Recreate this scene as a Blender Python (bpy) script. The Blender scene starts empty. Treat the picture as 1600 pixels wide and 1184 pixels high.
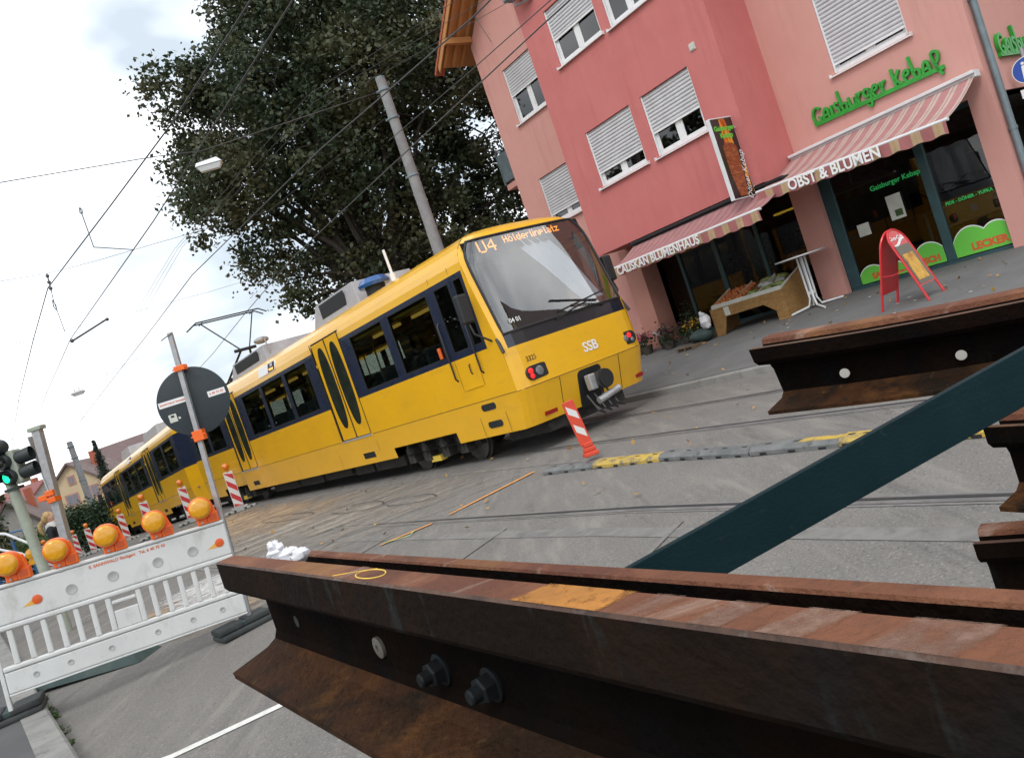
import bpy, bmesh, math, random
import numpy as np
from mathutils import Matrix, Vector
random.seed(7); rng = np.random.default_rng(11)
PI = math.pi
S = bpy.context.scene
COL = S.collection

# ------------------------------------------------------------------ camera
PITCH, ROLL, EYE = math.radians(-1.852), math.radians(18.815), 1.53
Fv = Vector((0, math.cos(PITCH), math.sin(PITCH))); U0 = Vector((0, -math.sin(PITCH), math.cos(PITCH))); R0 = Vector((1, 0, 0))
c_, s_ = math.cos(ROLL), math.sin(ROLL)
Rv = c_*R0 - s_*U0; Uv = s_*R0 + c_*U0
cam = bpy.data.cameras.new('camera'); cam.sensor_width = 36; cam.sensor_fit = 'HORIZONTAL'; cam.lens = 1240/1600*36
cam.clip_start = .02; cam.clip_end = 2000
co = bpy.data.objects.new('camera', cam); COL.objects.link(co)
co.matrix_world = Matrix(((Rv.x, Uv.x, -Fv.x, 0), (Rv.y, Uv.y, -Fv.y, 0), (Rv.z, Uv.z, -Fv.z, EYE), (0, 0, 0, 1)))
S.camera = co

# ------------------------------------------------------------------ sky, sun, exposure
SUN_EL, SUN_AZ = math.radians(48), math.radians(200)          # azimuth measured clockwise from +Y
wd = bpy.data.worlds.new('World'); S.world = wd; wd.use_nodes = True
wt = wd.node_tree; wn = wt.nodes; wl = wt.links
bg = wn['Background']
sky = wn.new('ShaderNodeTexSky'); sky.sky_type = 'NISHITA'; sky.sun_disc = False
sky.sun_elevation = SUN_EL; sky.sun_rotation = SUN_AZ; sky.air_density = 1.2; sky.dust_density = 3.0
tc = wn.new('ShaderNodeTexCoord'); mp = wn.new('ShaderNodeMapping'); mp.inputs['Scale'].default_value = (1, 1, 1.9); mp.inputs['Location'].default_value = (5.2, .3, 2.9)
wl.new(tc.outputs['Generated'], mp.inputs['Vector'])
nz = wn.new('ShaderNodeTexNoise'); nz.inputs['Scale'].default_value = 2.1; nz.inputs['Detail'].default_value = 5; nz.inputs['Roughness'].default_value = .5
wl.new(mp.outputs['Vector'], nz.inputs['Vector'])
rp = wn.new('ShaderNodeValToRGB'); e0, e1 = rp.color_ramp.elements
e0.position = .40; e0.color = (6.5, 7.4, 8.3, 1); e1.position = .70; e1.color = (24, 24, 24, 1)
wl.new(nz.outputs['Fac'], rp.inputs['Fac'])
mx = wn.new('ShaderNodeMix'); mx.data_type = 'RGBA'; mx.inputs[0].default_value = .88
wl.new(sky.outputs['Color'], mx.inputs[6]); wl.new(rp.outputs['Color'], mx.inputs[7]); wl.new(mx.outputs[2], bg.inputs['Color'])
bg.inputs['Strength'].default_value = .1
sl = bpy.data.lights.new('sun', 'SUN'); sl.energy = 1.0; sl.angle = math.radians(18); sl.color = (1, .96, .9)
so = bpy.data.objects.new('sun', sl); COL.objects.link(so)
dv = Vector((math.sin(SUN_AZ)*math.cos(SUN_EL), math.cos(SUN_AZ)*math.cos(SUN_EL), math.sin(SUN_EL)))
so.rotation_euler = dv.to_track_quat('Z', 'Y').to_euler(); so.location = (0, 0, 40)
S.view_settings.view_transform = 'Standard'; S.view_settings.look = 'None'; S.view_settings.exposure = 0.30; S.view_settings.gamma = 1

# ------------------------------------------------------------------ frames of the place
X0, Y0, YW = .1129, 11.2144, .637                              # tram nose corner and street heading
EX, EY = -math.sin(YW), math.cos(YW); NX, NY = math.cos(YW), math.sin(YW)
FY = math.radians(33.717); FX_, FY_ = math.sin(FY), -math.cos(FY)   # facade local x (to the right along the street)
GX, GY = math.cos(FY), math.sin(FY)                            # facade local y (into the house)
QX, QY = 3.3469, 18.1
def st(x, y): return (x-X0)*EX+(y-Y0)*EY, (x-X0)*NX+(y-Y0)*NY
def xy(s, t): return X0+EX*s+NX*t, Y0+EY*s+NY*t
def g(x, y):
    s, t = st(x, y)
    z = -.0142*min(max(s, -14), 18) - .047*min(max(0, s-18), 28) - .02*max(0, min(s-46, 120))
    if t < 0: z += .03*max(t, -30)
    return z
def fb(x, y): return (x-QX)*FX_+(y-QY)*FY_, (x-QX)*GX+(y-QY)*GY
def fxy(u, b): return QX+FX_*u+GX*b, QY+FY_*u+GY*b
KB = -3.35
def sw(x, y):
    u, b = fb(x, y)
    if b < KB: return g(x, y)
    kx, ky = fxy(u, KB); z0 = g(kx, ky)+.11
    return z0+(.5-z0)*min(1, (b-KB)/4.57)
FAC = Matrix(((FX_, GX, 0, QX), (FY_, GY, 0, QY), (0, 0, 1, 0), (0, 0, 0, 1)))

# ------------------------------------------------------------------ materials
def mat(name, col, rough=.6, metal=0., var=0., vs=4., col2=None, bump=0., bs=60., spec=.5, coat=0., detail=4, sharp=(.35, .65), em=None, es=1.):
    m = bpy.data.materials.new(name); m.use_nodes = True
    nt = m.node_tree; n = nt.nodes; l = nt.links; p = n['Principled BSDF']
    p.inputs['Base Color'].default_value = (*col, 1); p.inputs['Roughness'].default_value = rough
    p.inputs['Metallic'].default_value = metal; p.inputs['Specular IOR Level'].default_value = spec
    p.inputs['Coat Weight'].default_value = coat; p.inputs['Coat Roughness'].default_value = .08
    if em: p.inputs['Emission Color'].default_value = (*em, 1); p.inputs['Emission Strength'].default_value = es
    if var or col2 or bump:
        t = n.new('ShaderNodeTexCoord')
    if var or col2:
        a = n.new('ShaderNodeTexNoise'); a.inputs['Scale'].default_value = vs; a.inputs['Detail'].default_value = detail; a.inputs['Roughness'].default_value = .62
        l.new(t.outputs['Object'], a.inputs['Vector'])
        r = n.new('ShaderNodeValToRGB'); r.color_ramp.elements[0].position = sharp[0]; r.color_ramp.elements[1].position = sharp[1]
        b = col2 or tuple(min(1, c*(1+var)) for c in col); c0 = col if col2 else tuple(c*(1-var) for c in col)
        r.color_ramp.elements[0].color = (*c0, 1); r.color_ramp.elements[1].color = (*b, 1)
        l.new(a.outputs['Fac'], r.inputs['Fac']); l.new(r.outputs['Color'], p.inputs['Base Color'])
        q = n.new('ShaderNodeMapRange'); q.inputs[3].default_value = max(.02, rough-.12); q.inputs[4].default_value = min(1, rough+.12)
        l.new(a.outputs['Fac'], q.inputs[0]); l.new(q.outputs[0], p.inputs['Roughness'])
    if bump:
        b2 = n.new('ShaderNodeTexNoise'); b2.inputs['Scale'].default_value = bs; b2.inputs['Detail'].default_value = 3
        l.new(t.outputs['Object'], b2.inputs['Vector'])
        bb = n.new('ShaderNodeBump'); bb.inputs['Strength'].default_value = bump; bb.inputs['Distance'].default_value = .01
        l.new(b2.outputs['Fac'], bb.inputs['Height']); l.new(bb.outputs['Normal'], p.inputs['Normal'])
    return m
def glass(name, tint, refl=1.5, rough=.015, fmin=.0):
    m = bpy.data.materials.new(name); m.use_nodes = True; nt = m.node_tree; n = nt.nodes; l = nt.links
    n.remove(n['Principled BSDF']); o = n['Material Output']
    tr = n.new('ShaderNodeBsdfTransparent'); tr.inputs[0].default_value = (*tint, 1)
    gl = n.new('ShaderNodeBsdfGlossy'); gl.inputs['Roughness'].default_value = rough
    fr = n.new('ShaderNodeFresnel'); fr.inputs[0].default_value = refl
    mr = n.new('ShaderNodeMath'); mr.operation = 'ADD'; mr.inputs[1].default_value = fmin; mr.use_clamp = True
    l.new(fr.outputs[0], mr.inputs[0])
    ge = n.new('ShaderNodeNewGeometry'); inv = n.new('ShaderNodeMath'); inv.operation = 'SUBTRACT'; inv.inputs[0].default_value = 1; l.new(ge.outputs['Backfacing'], inv.inputs[1])   # only the outer face of a pane mirrors
    mu = n.new('ShaderNodeMath'); mu.operation = 'MULTIPLY'; l.new(mr.outputs[0], mu.inputs[0]); l.new(inv.outputs[0], mu.inputs[1])
    mi = n.new('ShaderNodeMixShader'); l.new(mu.outputs[0], mi.inputs[0]); l.new(tr.outputs[0], mi.inputs[1]); l.new(gl.outputs[0], mi.inputs[2]); l.new(mi.outputs[0], o.inputs[0])
    return m
def layered(name, base, layers, rough=.85, bump=.4, bs=180., metal=0., coord='Object', spec=.35, rz=0., coat=0.):
    """base colour with noise-mixed layers: (colour, scale, low, high, strength, stretch)"""
    m = bpy.data.materials.new(name); m.use_nodes = True; nt = m.node_tree; n = nt.nodes; l = nt.links; p = n['Principled BSDF']
    p.inputs['Roughness'].default_value = rough; p.inputs['Metallic'].default_value = metal; p.inputs['Specular IOR Level'].default_value = spec; p.inputs['Coat Weight'].default_value = coat; p.inputs['Coat Roughness'].default_value = .1
    t = n.new('ShaderNodeTexCoord'); cur = None
    for i, (c, sc, lo, hi, k, stv) in enumerate(layers):
        mpn = n.new('ShaderNodeMapping'); mpn.inputs['Scale'].default_value = stv; mpn.inputs['Location'].default_value = (i*3.7, i*1.3, i*.7); mpn.inputs['Rotation'].default_value = (0, 0, rz)
        l.new(t.outputs[coord], mpn.inputs[0])
        a = n.new('ShaderNodeTexNoise'); a.inputs['Scale'].default_value = sc; a.inputs['Detail'].default_value = 6; a.inputs['Roughness'].default_value = .62
        l.new(mpn.outputs[0], a.inputs['Vector'])
        r = n.new('ShaderNodeMapRange'); r.inputs[1].default_value = lo; r.inputs[2].default_value = hi; r.inputs[4].default_value = k
        l.new(a.outputs['Fac'], r.inputs[0])
        x = n.new('ShaderNodeMix'); x.data_type = 'RGBA'; l.new(r.outputs[0], x.inputs[0])
        if cur is None: x.inputs[6].default_value = (*base, 1)
        else: l.new(cur, x.inputs[6])
        x.inputs[7].default_value = (*c, 1); cur = x.outputs[2]
    l.new(cur, p.inputs['Base Color'])
    if bump:
        b2 = n.new('ShaderNodeTexNoise'); b2.inputs['Scale'].default_value = bs; b2.inputs['Detail'].default_value = 4
        l.new(t.outputs[coord], b2.inputs['Vector'])
        bb = n.new('ShaderNodeBump'); bb.inputs['Strength'].default_value = bump; bb.inputs['Distance'].default_value = .008
        l.new(b2.outputs['Fac'], bb.inputs['Height']); l.new(bb.outputs['Normal'], p.inputs['Normal'])
    return m
I1 = (1, 1, 1)
M = {}
M['asphalt'] = layered('asphalt', (.158, .148, .138), [((.19, .178, .165), 1.1, .4, .7, .8, (1, 1, 1)), ((.085, .082, .08), .7, .55, .75, .5, (1.6, .5, 1)), ((.30, .285, .262), 64, .55, .65, .7, I1), ((.065, .062, .059), 54, .56, .66, .7, I1), ((.26, .24, .21), 2.2, .52, .7, .6, (2.6, .35, 1)), ((.07, .068, .066), 1.7, .58, .72, .55, (2.2, .25, 1)), ((.03, .03, .03), 5, .69, .74, .7, (1, .5, 1))], rough=.9, bump=.8, bs=75, rz=-YW)
M['pavement'] = layered('pavement', (.125, .125, .125), [((.17, .168, .165), 1.3, .4, .7, .8, I1), ((.07, .07, .07), 3, .58, .75, .5, I1), ((.25, .25, .24), 150, .62, .72, .6, I1)], rough=.88, bump=.4, bs=150)
M['pavement_dark'] = layered('pavement_dark', (.085, .085, .088), [((.12, .12, .12), 1.3, .4, .7, .8, I1), ((.045, .045, .045), 2, .58, .75, .5, I1)], rough=.85, bump=.4, bs=150)
M['kerbstone'] = layered('kerbstone', (.25, .245, .23), [((.17, .165, .155), 3, .45, .7, .8, I1), ((.12, .115, .11), 7, .58, .7, .8, I1), ((.38, .37, .35), 60, .55, .7, .5, I1)], rough=.85, bump=.5, bs=120)
M['terrain'] = layered('terrain', (.06, .08, .03), [((.11, .10, .06), .3, .4, .7, .8, I1)], rough=.95, bump=.5, bs=8)
M['railsteel'] = layered('railsteel', (.17, .17, .17), [((.26, .255, .25), 2, .4, .6, .9, (1, 1, 1)), ((.1, .085, .07), 9, .55, .7, .6, I1)], rough=.5, bump=.05, metal=.35)
M['groove'] = mat('groove', (.035, .034, .033), .95)
M['joint'] = layered('joint', (.165, .158, .148), [((.21, .2, .187), 5, .4, .6, .9, I1), ((.11, .106, .1), 8, .55, .7, .7, I1)], rough=.9, bump=.4)
M['chalk_orange'] = mat('chalk_orange', (.75, .30, .06), .9, var=.2, vs=30)
M['chalk_green'] = mat('chalk_green', (.42, .62, .16), .9, var=.2, vs=30)
M['chalk_yellow'] = mat('chalk_yellow', (.78, .52, .08), .9, var=.2, vs=30)
M['roadpaint'] = mat('roadpaint', (.62, .61, .58), .8, var=.12, vs=25)

def fade_patch(name, col, sc, lo, hi, stv=(1, 1, 1)):
    m = mat(name, col, .95, var=.25, vs=9, bump=.5, bs=90); nt = m.node_tree; n = nt.nodes; l = nt.links
    t = n.new('ShaderNodeTexCoord'); mpn = n.new('ShaderNodeMapping'); mpn.inputs['Scale'].default_value = stv
    a = n.new('ShaderNodeTexNoise'); a.inputs['Scale'].default_value = sc; a.inputs['Detail'].default_value = 7; a.inputs['Roughness'].default_value = .65
    at = n.new('ShaderNodeAttribute'); at.attribute_name = 'edge'
    l.new(t.outputs['Object'], mpn.inputs[0]); l.new(mpn.outputs[0], a.inputs['Vector'])
    mu = n.new('ShaderNodeMath'); mu.operation = 'MULTIPLY'; l.new(a.outputs['Fac'], mu.inputs[0]); l.new(at.outputs['Fac'], mu.inputs[1])
    r = n.new('ShaderNodeMapRange'); r.inputs[1].default_value = lo; r.inputs[2].default_value = hi; l.new(mu.outputs[0], r.inputs[0])
    l.new(r.outputs[0], n['Principled BSDF'].inputs['Alpha'])
    return m
M['sand'] = fade_patch('sand', (.38, .27, .17), 1.6, .27, .56, (1, 2.2, 1))
M['cobble'] = fade_patch('cobble', (.44, .43, .42), 3.2, .28, .45, (1.2, 3, 1))
M['dust'] = fade_patch('dust', (.31, .27, .225), 1.1, .24, .60, (.7, 2.2, 1))

M['stucco_pink'] = layered('stucco_pink', (.60, .305, .268), [((.56, .278, .24), .8, .4, .65, .8, I1), ((.60, .325, .27), 3, .5, .7, .4, (1, 1, .3)), ((.40, .2, .16), 3.2,   .55, .8, .5, (1.6, 1.6, .12)), ((.62, .35, .3), 40, .58, .7, .5, I1)], rough=.9, bump=.35, bs=150)
M['stucco_red'] = layered('stucco_red', (.54, .175, .165), [((.49, .15, .143), .8, .4, .65, .8, I1), ((.58, .205, .19), 3, .5, .7, .4, (1, 1, .3)), ((.36, .10, .10), 3.2,   .55, .8, .4, (1.6, 1.6, .12)), ((.6, .22, .21), 40, .58, .7, .5, I1)], rough=.9, bump=.35, bs=150)
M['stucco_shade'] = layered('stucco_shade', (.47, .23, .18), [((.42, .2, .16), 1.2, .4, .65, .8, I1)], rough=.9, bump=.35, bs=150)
M['white_frame'] = mat('white_frame', (.72, .73, .74), .45, var=.05)
M['shutter'] = mat('shutter', (.52, .52, .54), .5, var=.06, vs=3)
M['sill'] = mat('sill', (.70, .71, .72), .5, var=.08)
M['dark_void'] = mat('dark_void', (.015, .015, .017), .9)
M['house_glass'] = glass('house_glass', (.18, .2, .22), 1.5, .02, .06)
M['curtain'] = mat('curtain', (.35, .36, .38), .9, var=.3, vs=6)
M['roof_tile'] = mat('roof_tile', (.36, .10, .055), .8, var=.3, vs=14)
M['roof_wood'] = layered('roof_wood', (.50, .24, .085), [((.34, .15, .05), 8, .4, .7, .8, (1, 12, 12))], rough=.7, bump=.2)
M['zinc'] = mat('zinc', (.17, .215, .235), .45, metal=.3, var=.12, vs=6)
M['grey_metal'] = mat('grey_metal', (.32, .33, .34), .45, metal=.5, var=.1, vs=8)
M['light_metal'] = mat('light_metal', (.55, .57, .58), .4, metal=.5, var=.1, vs=8)
M['white_metal'] = mat('white_metal', (.65, .66, .67), .4, var=.06)
M['petrol_frame'] = mat('petrol_frame', (.028, .075, .085), .4, var=.15, vs=5)
M['shop_glass'] = glass('shop_glass', (.45, .48, .46), 1.5, .01, .02)
M['green_sign'] = mat('green_sign', (.025, .30, .03), .35, var=.1)
M['sticker_green'] = mat('sticker_green', (.14, .55, .06), .5)
M['sticker_red'] = mat('sticker_red', (.62, .12, .03), .5)
M['text_white'] = mat('text_white', (.78, .78, .78), .6)
M['neon_green'] = mat('neon_green', (.02, .4, .1), .5, em=(.05, .9, .2), es=.10)
M['paper'] = mat('paper', (.55, .56, .5), .8, var=.1)
M['red_paint'] = mat('red_paint', (.56, .02, .025), .35, coat=.3, var=.06)
M['poster'] = layered('poster', (.62, .36, .07), [((.35, .12, .05), 9, .5, .65, .8, (1, 1, .6)), ((.75, .55, .2), 14, .55, .7, .7, I1)], rough=.6, bump=0)
M['poster_dark'] = mat('poster_dark', (.12, .11, .08), .35)
M['timber'] = layered('timber', (.30, .17, .06), [((.22, .115, .04), 5, .4, .65, .8, (1, 1, 4)), ((.45, .28, .1), 22, .5, .7, .5, I1)], rough=.8, bump=.2)
M['old_timber'] = layered('old_timber', (.12, .09, .06), [((.2, .15, .1), 6, .4, .7, .8, (8, 1, 1))], rough=.9, bump=.3)
M['black_rubber'] = layered('black_rubber', (.03, .035, .036), [((.055, .058, .056), 4, .4, .7, .8, I1), ((.12, .11, .1), 16, .6, .75, .5, I1)], rough=.75, bump=.2)
M['green_rubber'] = layered('green_rubber', (.03, .055, .052), [((.06, .085, .08), 5, .4, .7, .8, I1)], rough=.7, bump=.2)
M['barrier_white'] = layered('barrier_white', (.60, .61, .60), [((.53, .54, .53), 2, .4, .7, .8, I1), ((.36, .345, .31), 6, .56, .78, .7, (1, 1, .5)), ((.3, .29, .27), 40, .64, .74, .6, (.4, 1, 1))], rough=.5, bump=.05)
M['refl_orange'] = mat('refl_orange', (.62, .1, .02), .3)
M['stain_orange'] = mat('stain_orange', (.7, .35, .06), .7)
M['lamp_orange'] = mat('lamp_orange', (.82, .135, .012), .4, var=.1)
M['lens_amber'] = mat('lens_amber', (.64, .29, .005), .18, coat=.5, var=.1, vs=30)
M['lens_orange'] = mat('lens_orange', (.75, .2, .01), .2, coat=.4)
M['beacon_red'] = mat('beacon_red', (.52, .025, .03), .45)
M['beacon_white'] = mat('beacon_white', (.66, .66, .64), .45)
M['beacon_foot'] = mat('beacon_foot', (.36, .36, .35), .7, var=.2)
M['delineator'] = mat('delineator', (.62, .065, .03), .45, var=.1)
M['sep_grey'] = layered('sep_grey', (.115, .12, .12), [((.2, .2, .195), 5, .4, .7, .8, I1), ((.05, .05, .05), 9, .55, .7, .85, I1)], rough=.85, bump=.4)
M['sep_yellow'] = layered('sep_yellow', (.50, .34, .06), [((.42, .29, .08), 6, .4, .7, .8, I1), ((.13, .125, .11), 7, .48, .62, .9, I1)], rough=.8, bump=.3)
M['galv'] = mat('galv', (.36, .36, .37), .4, metal=.4, var=.12, vs=12)
M['sign_back'] = mat('sign_back', (.018, .027, .033), .5, var=.2, vs=3)
M['pole_green'] = mat('pole_green', (.30, .33, .27), .6, var=.12, vs=6)
M['signal_black'] = mat('signal_black', (.02, .026, .028), .5)
M['signal_dark'] = mat('signal_dark', (.01, .008, .008), .2)
M['signal_green'] = mat('signal_green', (.0, .5, .25), .3, em=(.01, 1.0, .36), es=1.5)
M['concrete_pole'] = mat('concrete_pole', (.23, .23, .235), .8, var=.15, vs=5, bump=.2)
M['wire'] = mat('wire', (.05, .05, .055), .5)
M['insulator'] = mat('insulator', (.08, .085, .09), .4)
M['blue_paint'] = mat('blue_paint', (.025, .09, .22), .4, var=.1)
M['plastic_bag'] = mat('plastic_bag', (.68, .68, .72), .35, var=.12, vs=12)
M['sign_blue'] = mat('sign_blue', (.01, .06, .36), .35)

# tram
M['tram_yellow'] = layered('tram_yellow', (.80, .425, .008), [((.73, .385, .012), 1.1, .4, .7, .8, (1, 1, 2)), ((.45, .25, .05), 2.2, .56, .8, .35, (.5, 1, 3)), ((.3, .2, .09), 9, .62, .8, .3, (1, 1, .3))], rough=.34, bump=.05, bs=1.6, spec=.5, coat=.5)
M['tram_blue'] = mat('tram_blue', (.015, .022, .048), .3, coat=.4, var=.08)
M['tram_dark'] = mat('tram_dark', (.012, .013, .016), .6, var=.3)
M['tram_under'] = mat('tram_under', (.035, .033, .03), .75, var=.5, vs=9)
M['tram_grey'] = mat('tram_grey', (.34, .33, .34), .5, var=.1)
M['tram_glass'] = glass('tram_glass', (.52, .55, .52), 1.55, .012, .015)
M['tram_screen'] = glass('tram_screen', (.46, .50, .53), 1.9, .012, .10)
M['door_glass'] = glass('door_glass', (.13, .14, .13), 1.5, .02, .01)
M['seal'] = mat('seal', (.015, .015, .017), .5)
M['interior'] = mat('interior', (.22, .23, .2), .7, var=.1)
M['interior_yellow'] = mat('interior_yellow', (.70, .50, .07), .6)
M['seat_fabric'] = mat('seat_fabric', (.06, .09, .14), .8, var=.4, vs=20)
M['tail_red'] = mat('tail_red', (.6, .01, .01), .3, em=(1, .02, .02), es=.9)
M['reflector_red'] = mat('reflector_red', (.34, .015, .012), .3)
M['lamp_clear'] = mat('lamp_clear', (.22, .23, .25), .15, metal=.4)
M['led'] = mat('led', (.6, .2, .02), .4, em=(1, .33, .04), es=3.2)
M['handle_orange'] = mat('handle_orange', (.75, .12, .02), .4)
M['wheel_steel'] = mat('wheel_steel', (.10, .095, .09), .5, metal=.5, var=.3)
M['blue_beacon'] = mat('blue_beacon', (.02, .09, .28), .25, coat=.4)

# rails on the stack
M['rust_top'] = layered('rust_top', (.165, .064, .032), [((.105, .036, .021), 2.2, .4, .6, .9, I1), ((.22, .09, .045), 10, .5, .68, .8, (1, 1, 1)), ((.29, .2, .155), 8, .58, .72, .75, (.35, 3, 1)), ((.05, .03, .026), 35, .6, .72, .6, I1), ((.26, .13, .04), 1.4, .58, .7, .7, I1), ((.045, .02, .014), 5, .56, .68, .75, (1, 1, 1)), ((.33, .27, .23), 22, .62, .7, .6, (1, .5, 1))], rough=.75, bump=.6, bs=140, spec=.25)
M['rust_shaded'] = layered('rust_shaded', (.0045, .0032, .0026), [((.0095, .005, .0035), 6, .4, .65, .9, I1), ((.004, .0042, .005), 12, .5, .7, .8, I1), ((.022, .026, .026), 30, .63, .76, .3, (.6, .6, .14))], rough=.9, bump=.6, bs=90, spec=.03)  # dark mill scale, pushed near black to hold the web's shade
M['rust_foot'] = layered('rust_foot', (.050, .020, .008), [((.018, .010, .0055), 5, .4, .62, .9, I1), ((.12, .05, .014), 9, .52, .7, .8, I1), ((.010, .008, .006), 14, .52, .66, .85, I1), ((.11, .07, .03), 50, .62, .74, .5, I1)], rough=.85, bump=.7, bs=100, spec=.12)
M['bar_paint'] = layered('bar_paint', (.004, .017, .021), [((.007, .024, .029), 5, .4, .7, .8, I1), ((.05, .06, .065), 30, .66, .78, .5, I1), ((.003, .010, .014), 3, .5, .7, .7, (1, 1, 4)), ((.10, .05, .03), 14, .68, .76, .6, I1)], rough=.55, bump=.15, spec=.12)
M['bolt'] = mat('bolt', (.008, .010, .012), .6, spec=.2, var=.3, vs=30)
M['disc_paint'] = mat('disc_paint', (.15, .135, .115), .6, var=.2, vs=30)
M['orange_patch'] = layered('orange_patch', (.44, .175, .03), [((.18, .065, .033), 25, .5, .66, .85, (1, .5, 1)), ((.3, .16, .09), 60, .55, .7, .7, I1)], rough=.75, bump=.2)

# people and plants
M['skin'] = mat('skin', (.55, .32, .22), .55); M['hair'] = mat('hair', (.42, .28, .12), .6, var=.3, vs=40)
M['coat_black'] = mat('coat_black', (.012, .013, .017), .8); M['scarf'] = mat('scarf', (.5, .48, .47), .9, var=.2, vs=20)
M['jeans'] = mat('jeans', (.03, .04, .07), .85); M['shoe'] = mat('shoe', (.02, .02, .02), .5); M['eye'] = mat('eye', (.03, .03, .03), .3)
def leafmat(name, c1, c2, c3, sc=.55):
    m = bpy.data.materials.new(name); m.use_nodes = True; nt = m.node_tree; n = nt.nodes; l = nt.links; p = n['Principled BSDF']
    t = n.new('ShaderNodeTexCoord'); a = n.new('ShaderNodeTexNoise'); a.inputs['Scale'].default_value = sc; a.inputs['Detail'].default_value = 3
    b = n.new('ShaderNodeTexNoise'); b.inputs['Scale'].default_value = 9; l.new(t.outputs['Object'], a.inputs['Vector']); l.new(t.outputs['Object'], b.inputs['Vector'])
    r = n.new('ShaderNodeValToRGB'); r.color_ramp.elements[0].position = .4; r.color_ramp.elements[1].position = .64; r.color_ramp.elements[0].color = (*c1, 1); r.color_ramp.elements[1].color = (*c2, 1)
    l.new(a.outputs['Fac'], r.inputs[0]); x = n.new('ShaderNodeMix'); x.data_type = 'RGBA'; l.new(r.outputs[0], x.inputs[6]); x.inputs[7].default_value = (*c3, 1)
    q = n.new('ShaderNodeMapRange'); q.inputs[1].default_value = .5; q.inputs[2].default_value = .72; q.inputs[4].default_value = .8; l.new(b.outputs['Fac'], q.inputs[0]); l.new(q.outputs[0], x.inputs[0])
    l.new(x.outputs[2], p.inputs['Base Color']); p.inputs['Roughness'].default_value = .6
    tl = n.new('ShaderNodeBsdfTranslucent'); l.new(x.outputs[2], tl.inputs[0]); ms = n.new('ShaderNodeMixShader'); ms.inputs[0].default_value = .22
    l.new(p.outputs[0], ms.inputs[1]); l.new(tl.outputs[0], ms.inputs[2]); l.new(ms.outputs[0], n['Material Output'].inputs[0])
    return m
M['oak_leaf'] = leafmat('oak_leaf', (.030, .050, .022), (.092, .088, .040), (.056, .080, .030))
M['spruce_leaf'] = leafmat('spruce_leaf', (.012, .028, .018), (.02, .036, .022), (.03, .045, .025), 2)
M['hedge_leaf'] = leafmat('hedge_leaf', (.018, .045, .018), (.035, .06, .022), (.06, .08, .03), 1)
M['weed_leaf'] = leafmat('weed_leaf', (.05, .10, .02), (.08, .12, .03), (.1, .14, .04), 4)
M['bark'] = layered('bark', (.035, .028, .024), [((.06, .05, .042), 8, .4, .7, .9, (1, 1, .25))], rough=.9, bump=.5, bs=30)
M['flower_pink'] = mat('flower_pink', (.5, .05, .14), .6, var=.3, vs=30); M['flower_yellow'] = mat('flower_yellow', (.62, .36, .02), .6, var=.3, vs=30)
M['flower_dark'] = mat('flower_dark', (.12, .03, .04), .6, var=.3, vs=30); M['flower_white'] = mat('flower_white', (.55, .5, .5), .6)

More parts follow.
